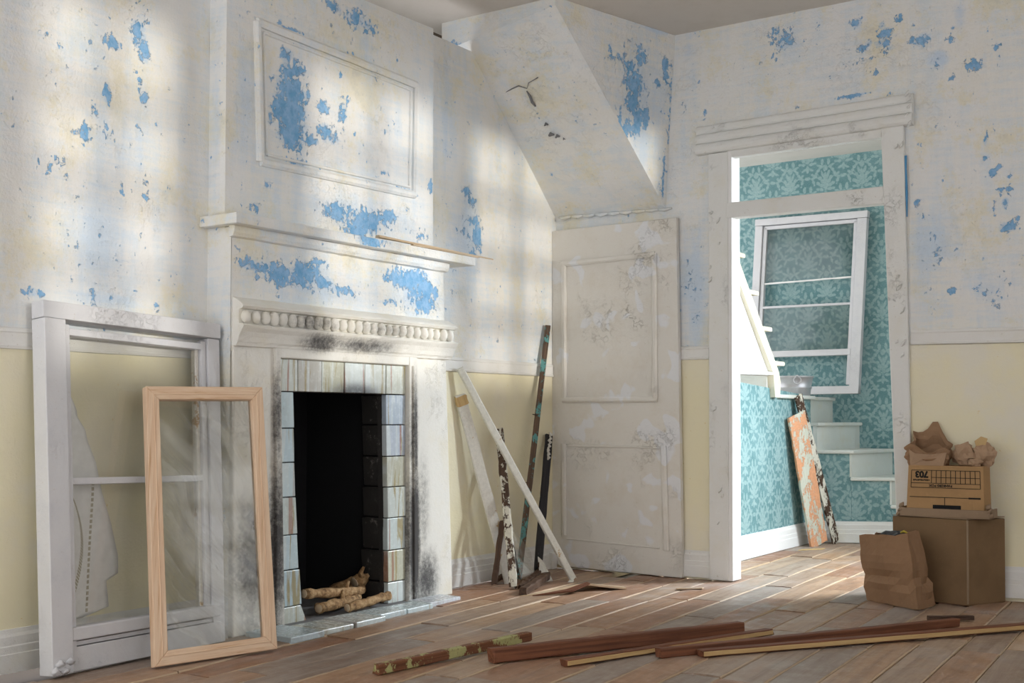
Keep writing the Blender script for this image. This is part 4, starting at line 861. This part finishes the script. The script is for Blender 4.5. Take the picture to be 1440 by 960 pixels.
for k in range(7):
    q_ = Vector((.20, -.52, .010)).lerp(Vector((.032, -.130, .792)), 1-.028*k); r_k = random.Random(k)
    tube('paint_scab', [q_+Vector((.012, -.020+r_k.uniform(-.01, .01), -.014)), q_+Vector((.020, -.016+r_k.uniform(-.008, .008), 0)), q_+Vector((.012, -.012+r_k.uniform(-.01, .01), .014))], [.004, .010, .004], M['board'], bs_, 6, .4, k)
o = shard('glass_shard', [(.215, -.70, .004), (.245, -.60, .004), (.20, -.585, .16), (.12, -.66, .30), (.14, -.70, .22)], .004, M['smear'], None); tag(o, 'cloudy glass shard propped at the foot of the sticks', 'glass shard')
o = shard('wood_chip', [(.26, -.585, .004), (.30, -.52, .006), (.22, -.49, .10), (.21, -.53, .13)], .008, M['board'], None); tag(o, 'thin tan wood chip behind the glass shard', 'wood chip')
o = shard('paint_chip', [(.395, -.515, .003), (.42, -.50, .004), (.415, -.485, .012), (.39, -.49, .010)], .004, M['whitestick'], None); tag(o, 'little white paint chip at the foot of the long batten', 'paint chip')

# ================================================================== BATTENS LYING ON THE FLOOR
G1 = 'loose battens lying on the floor'
def floor_bar(a, b, w, t, mat, label, seed, edge=False, parts=None, bow=0, z0=.004, z1=None):
    a = Vector(a); b = Vector(b); z1 = z0 if z1 is None else z1
    th = thing('loose_batten', label, 'batten', (a.x, a.y, 0), group=G1)
    A = Vector((a.x, a.y, z0+t/2)); Bv = Vector((b.x, b.y, z1+t/2))
    beam('bar', A, Bv, w, t, M[mat], th, n=24, rough=.05, seed=seed, ch=.10, ragged=.015)
    if edge:
        d = (Bv-A).normalized(); sd = d.cross(Vector((0, 0, 1))).normalized()
        beam('cut_edge', A+d*.004+sd*(w/2+.001), Bv-d*.004+sd*(w/2+.001), .006, t*.62, M['edge'], th, n=24, rough=.06, seed=seed+50, ch=.1)
    return th
floor_bar((1.093, -2.925), (1.200, -2.135), .030, .036, 'redpaint', 'brown stick with yellow green paint, leftmost on the floor', 1, z1=.012)
floor_bar((1.300, -2.535), (1.820, -1.495), .040, .052, 'redwood', 'long dark red batten lying behind the others', 2)
floor_bar((1.548, -2.440), (1.915, -1.43), .040, .024, 'redwood', 'flat brown strip with a pale cut edge under the red batten', 3, True)
floor_bar((1.757, -2.115), (2.50, -.80), .040, .034, 'redwood', 'brown batten reaching towards the paper bag', 4)
floor_bar((1.878, -2.012), (3.02, -.33), .042, .026, 'redwood', 'longest batten with pale edge running out of frame', 5, True)
th = thing('floor_scrap', 'dark plank offcut lying near the paper bag', 'offcut', (2.46, -.74, 0)); beam('bar', (2.36, -.72, .014), (2.52, -.60, .014), .03, .02, M['rot'], th, n=6, rough=.15, seed=3)

# ================================================================== BOXES AND BAGS AT RIGHT
bx_ = thing('cardboard_box', 'large dark brown cardboard box standing on the floor by the wall', 'box', (2.3, -.05, 0))
ca = [(2.030, -.105), (2.400, -.180), (2.522, .045), (2.150, .008)]
zt = .405
hexa('body', [(x, y, .002) for x, y in ca]+[(x+(-.003 if i == 0 else .002), y, zt) for i, (x, y) in enumerate(ca)], M['card'], bx_, .004)
for i in (1,):
    (x0, y0), (x1, y1) = ca[1], ca[2]
    beam('corner_tape', (2.4005, -.1805, .01), (2.4025, -.1805, zt), .008, .008, m_flat('tape', (.30, .22, .14), .4), bx_, up=(1, -1, 0), n=4, rough=.05)
mk('flap', [(ca[0][0], ca[0][1], zt+.002), (ca[1][0]+.002, ca[1][1], zt+.003), (ca[2][0], ca[2][1], zt+.004), (ca[3][0], ca[3][1], zt+.002), (ca[0][0], ca[0][1], zt+.006), (ca[1][0]+.002, ca[1][1], zt+.007), (ca[2][0], ca[2][1], zt+.009), (ca[3][0], ca[3][1], zt+.006)], BOXF, M['lid'], bx_)
# storage carton standing upside down in its lid
sb = thing('storage_carton', 'tan cardboard file carton printed 703, upside down in its lid on the box', 'box', (2.3, -.07, zt))
LQ = Quad((2.080, -.132, zt+.008), (2.492, -.142, zt+.008), (2.486, -.142, zt+.245), (2.094, -.132, zt+.245))
if LQ.n.y > 0: LQ.n = -LQ.n
u0, u1 = .022, LQ.w-.018
yb = .10
cbody = LQ.bar('carton_body', u0, u1, .02, .245, -.125, 0, M['card2'], sb, .003)
# shallow crushed lid round the foot
LQ.bar('lid_front', -.004, LQ.w+.006, 0, .038, .006, .012, M['lid'], sb, .002); LQ.bar('lid_side', -.006, .0, 0, .042, -.128, .012, M['lid'], sb, .002); LQ.bar('lid_side', LQ.w+.002, LQ.w+.008, 0, .042, -.128, .012, M['lid'], sb, .002)
LQ.bar('lid_base', -.004, LQ.w+.006, -.003, .004, -.128, .010, M['lid'], sb, .001)
for k, (u, v) in enumerate([(-.006, .03), (.0, .05), (LQ.w+.006, .035), (LQ.w, .055), (LQ.w+.012, .012), (-.012, .012)]):
    p = LQ(u, v, .004); tube('torn_corner', [p-Vector((.01, 0, .012)), p+Vector((.002, -.006, 0)), p+Vector((.008, 0, .014))], [.005, .010, .003], M['lid'], sb, 6, .5, k)
ink = M['ink']; d_ = .0006
def line(ua, ub, va, vb): LQ.bar('printed_line', u0+ua, u0+ub, va, vb, .0002, d_+.0006, ink, cbody, 0)
T = .0028; R0 = .018; R1 = u1-u0-.016
zA, zB, zC, zD = .222, .188, .160, .138   # grid lines from the top of the print downwards
for (v) in (zA, zC, zD): line(R0, R1, v-T/2, v+T/2)
GX = R0+.098
line(GX, R1, zB-T/2, zB+T/2)
line(R0-T/2, R0+T/2, zD, zA); line(R1-T/2, R1+T/2, zD, zA)
for k in range(10): u = GX+(R1-GX)*k/10; line(u-T/2, u+T/2, zC, zA)
line(R0-.004, R1, .091, .094); line((R0+R1)/2-T/2-.002, (R0+R1)/2+T/2-.002, .042, .092)
LQ.bar('hand_hole', u0+.125, u0+.255, .034, .056, .0002, .0014, M['black'], cbody, 0)
line(R1-.055, R1, .0885, .0965)
def text(body, ucen, vcen, size, name, bold=.0):
    cu = bpy.data.curves.new(name, 'FONT'); cu.body = body; cu.size = size; cu.align_x = 'CENTER'; cu.align_y = 'CENTER'; cu.extrude = .0004; cu.offset = bold
    to = bpy.data.objects.new(name, cu); COL.objects.link(to)
    dg = bpy.context.evaluated_depsgraph_get(); me = bpy.data.meshes.new_from_object(to.evaluated_get(dg)); COL.objects.unlink(to); bpy.data.objects.remove(to)
    U_ = (LQ(1*LQ.w, 0)-LQ(0, 0)).normalized(); V_ = Vector((0, 0, 1))
    c = LQ(u0+ucen, vcen, .0010)
    for v in me.vertices: q = v.co.copy(); v.co = c-U_*q.x-V_*q.y+LQ.n*q.z       # turned upside down
    me.materials.clear(); me.materials.append(ink)
    o = bpy.data.objects.new(name, me); link(o, cbody); o['label'] = 'black printing, upside down'
text('703', R0+.050, .203, .042, 'printed_number', .0022)
for k in range(11): LQ.bar('printed_mark', u0+R0+.010+k*.0074, u0+R0+.0158+k*.0074, .1705+.0015*(k % 3 == 1), .1785-.0015*(k % 4 == 2), .0002, .0012, ink, cbody, 0)
text('BANKERS BOX', (R0+R1)/2-.022, .149, .0165, 'printed_name', .0008)

def bag(name, label, bot, top, mat, creases, seed, bulge=.01, n=10, flare=None, open_top=True, peak=None, rim=None):
    th = thing(name, label, 'paper bag', (bot[0][0], bot[0][1], min(p[2] for p in bot)))
    r = random.Random(seed); bot = [Vector(p) for p in bot]; top = [Vector(p) for p in top]
    per = []                                         # (edge, f) round the section, gussets folded inwards on the short sides
    m = 8
    for e_ in range(4):
        for i in range(m): per.append((e_, i/m))
    K = len(per); vs = []; fs = []
    cen0 = sum(bot, Vector())/4; cen1 = sum(top, Vector())/4
    for j in range(n+1):
        f = j/n
        for (e_, q) in per:
            a = bot[e_].lerp(top[e_], f); b = bot[(e_+1) % 4].lerp(top[(e_+1) % 4], f); p = a.lerp(b, q); c = cen0.lerp(cen1, f)
            out = (p-c); out.z = 0; out.normalize()
            am = bulge*math.sin(q*math.pi)*math.sin(f*math.pi)
            if e_ in (1, 3): am -= (.035*(1-abs(2*q-1))*f)
            for (f0, wd, dp) in creases: am += dp*math.exp(-((f-f0-.05*math.sin(q*5+e_))/wd)**2)
            p = p+out*(am+(r.random()-.5)*.004)+Vector((0, 0, (r.random()-.5)*.003))
            if peak: p.z += peak(e_, q)*f
            if j == n and rim: p.z += rim*(math.sin(q*7+e_*2.1)+.6*math.sin(q*15+e_))
            vs.append(p)
    for j in range(n):
        for i in range(K): fs.append((j*K+i, j*K+(i+1) % K, (j+1)*K+(i+1) % K, (j+1)*K+i))
    fs.append(tuple(reversed(range(K))))
    mk('paper', vs, fs, M[mat], th, solid=.0025)
    return th
fb_ = bag('paper_bag', 'brown kraft paper bag standing open on the floor before the box', [(1.945, -.262, .003), (2.240, -.440, .003), (2.268, -.250, .003), (2.02, -.135, .003)],
    [(1.918, -.285, .318), (2.190, -.425, .348), (2.205, -.285, .352), (1.985, -.175, .325)], 'kraft', [(.24, .05, .012), (.36, .05, -.016), (.62, .10, .006)], 3, .012, rim=.004)
def crumple(name, c, r, mat, label, cat, seed, amp=.45, sq=(1, 1, 1), sub=3, smooth=False):
    import bmesh
    bm = bmesh.new(); bmesh.ops.create_icosphere(bm, subdivisions=sub, radius=1)
    for v in bm.verts:
        n_ = mnoise.noise(v.co*1.6+Vector((seed*3.1, 0, 0)))*1.0+mnoise.noise(v.co*3.7+Vector((seed*7.7, 2, 0)))*.6+abs(mnoise.noise(v.co*2.3+Vector((0, seed, 5))))*.8
        v.co = v.co*(1+amp*n_); v.co = Vector((v.co.x*r*sq[0], v.co.y*r*sq[1], v.co.z*r*sq[2]))+Vector(c)
    me = bpy.data.meshes.new(name); bm.to_mesh(me); bm.free(); me.materials.append(M[mat]); o = bpy.data.objects.new(name, me); COL.objects.link(o)
    return tag(o, label, cat)
crumple('crumpled_scraps', (2.09, -.27, .295), .075, 'trash', 'dark crumpled scraps filling the paper bag on the floor', 'rubbish', 2, .4, (1.15, .75, .62))
o = tube('yellow_scrap', [(2.135, -.335, .345), (2.15, -.345, .352), (2.17, -.345, .345)], [.004, .007, .003], M['yellow'], None, 6, .4, 2); tag(o, 'tiny yellow scrap on the dark rubbish in the bag', 'scrap')
# open bag lying in the carton, mouth towards the room
zc = zt+.245
pb = bag('paper_bag', 'open crumpled brown paper bag lying on the file carton', [(2.112, -.115, zc+.002), (2.285, -.118, zc+.002), (2.275, -.005, zc+.002), (2.120, -.015, zc+.002)],
    [(2.092, -.118, zc+.095), (2.312, -.122, zc+.078), (2.295, .005, zc+.11), (2.108, -.012, zc+.175)], 'kraft', [(.50, .10, .010), (.78, .06, -.010)], 8, .010, rim=.003,
    peak=lambda e_, q: .085*math.exp(-((q-.42)/.22)**2) if e_ == 2 else (.018*math.sin(q*9) if e_ == 0 else 0))
mk('folded_flap', [(2.125, -.128, zc+.006), (2.283, -.130, zc+.006), (2.300, -.136, zc+.072), (2.225, -.140, zc+.062), (2.150, -.138, zc+.066), (2.120, -.130, zc+.085)], [(0, 1, 2, 3, 4, 5)], M['kraft2'], pb, solid=.003)
crumple('crumpled_paper', (2.365, -.060, zc+.060), .050, 'kraft2', 'crumpled light brown paper ball in the middle on top of the file carton', 'paper', 4, .5, (1.05, .8, 1.0))
crumple('crumpled_paper', (2.452, -.045, zc+.058), .042, 'kraft2', 'crumpled light brown paper on the right end of the file carton', 'paper', 6, .5, (1.1, .8, 1.25))
crumple('crumpled_paper', (2.425, -.105, zc+.022), .024, 'kraft2', 'small low wad of brown paper at the carton corner', 'paper', 9, .5, (1.1, .8, .8))
o = shard('paper_leaf', [(2.415, -.05, zc+.105), (2.46, -.055, zc+.108), (2.47, -.05, zc+.140), (2.44, -.05, zc+.150), (2.41, -.05, zc+.128)], .003, M['edge'], None); tag(o, 'pale yellow paper tab sticking up from the crumpled paper', 'paper')

# ================================================================== THINGS IN THE STAIR HALL
tb = thing('wash_tub', 'small galvanised metal wash tub on the stair landing', 'tub', (.625, 2.26, 1.052))
prof = [(.0, .004), (.108, .004), (.112, .0), (.116, .002), (.122, .050), (.127, .056), (.128, .062), (.124, .066), (.136, .128), (.141, .130), (.144, .136), (.141, .142), (.134, .140), (.112, .012), (0, .012)]
vs = []; fs = []; NT = 36
for (r, z) in prof:
    for j in range(NT): th_ = 2*math.pi*j/NT; vs.append((.625+r*math.cos(th_), 2.26+r*math.sin(th_), 1.053+z))
for i in range(len(prof)-1):
    for j in range(NT): fs.append((i*NT+j, i*NT+(j+1) % NT, (i+1)*NT+(j+1) % NT, (i+1)*NT+j))
tbody = mk('tub_body', vs, fs, M['zinc'], tb, smooth=True)
hd = Vector((.50, -.86, 0)).normalized(); hc_ = Vector((.625, 2.26, 1.053))+hd*.142+Vector((0, 0, .108)); sd = Vector((-hd.y, hd.x, 0))
tube('ring_handle', [hc_+sd*(.026*math.cos(a))+Vector((0, 0, .026*math.sin(a)))+hd*.006 for a in np.linspace(0, 2*math.pi, 20, endpoint=False)], .0042, M['zinc'], tbody, 8, closed=True)
tube('handle_lug', [hc_+Vector((0, 0, .030))-hd*.01, hc_+Vector((0, 0, .030))+hd*.012], .010, M['zinc'], tbody, 8)
# old sash hung on the far wall
hs = thing('window_sash', 'smaller white window sash leaning crookedly on the turquoise far wall', 'window sash', (.45, 2.98, 1.06))
Hq = Quad((-.022, 2.955, 1.075), (.884, 2.955, 1.078), (.952, 3.005, 2.478), (.046, 3.005, 2.490))
if Hq.n.y > 0: Hq.n = -Hq.n
W2, H2 = Hq.w, Hq.h
Hq.bar('stile', 0, .062, 0, H2-.055, -.02, .035, sm, hs); Hq.bar('stile', W2-.075, W2, 0, H2-.055, -.02, .035, sm, hs)
Hq.bar('stile_step', .066, .095, .07, H2-.07, -.02, .020, sm, hs); Hq.bar('stile_step', W2-.105, W2-.079, .07, H2-.07, -.02, .020, sm, hs)
Hq.bar('top_rail', -.003, W2+.003, H2-.052, H2, -.02, .038, sm, hs); Hq.bar('top_bead', .07, W2-.08, H2-.085, H2-.058, -.02, .02, sm, hs)
Hq.bar('bottom_rail', 0, W2, 0, .060, -.02, .036, sm, hs)
Hq.bar('middle_rail', .075, W2-.08, .300, .348, -.02, .024, sm, hs, .004); Hq.bar('glazing_bar', .075, W2-.08, .690, .708, -.015, .018, sm, hs, .003)
beam('broken_glass_edge', Hq(.095, .890, .006), Hq(W2-.11, .905, .006), .012, .014, M['white'], hs, up=(0, -1, 0), n=14, rough=.4, seed=6)
Hq.slab('glass_pane', [(.09, .905), (W2-.1, .915), (W2-.1, H2-.075), (.09, H2-.075)], .0, .003, M['clear'], hs, 0); Hq.slab('glass_pane', [(.09, .345), (W2-.1, .345), (W2-.1, .69), (.09, .69)], .0, .003, M['clear'], hs, 0)
# peeling boards leaning beside the stairs
stick('peeling_board', (.868, 2.075, .008), (.800, 1.84, .917), .185, .018, M['salmon'], 'cream and salmon peeling board leaning against the stairs', up=(.95, -.30, .07), n=22, rough=.05, seed=21, cat='board', group='peeling boards leaning at the stairs', ch=.05)
stick('peeling_board', (.915, 2.300, .010), (.788, 1.915, 1.045), .080, .016, M['halfrot'], 'narrow dark backed board behind the salmon one with its cream top showing', up=(.95, -.30, .07), n=18, rough=.07, seed=22, cat='board', group='peeling boards leaning at the stairs', ch=.08)
o = shard('wood_chip', [(.86, 1.70, .004), (.98, 1.83, .006), (.99, 1.86, .010), (.88, 1.74, .008)], .004, M['edge'], None); tag(o, 'little tan wood chip on the hall floor', 'wood chip')
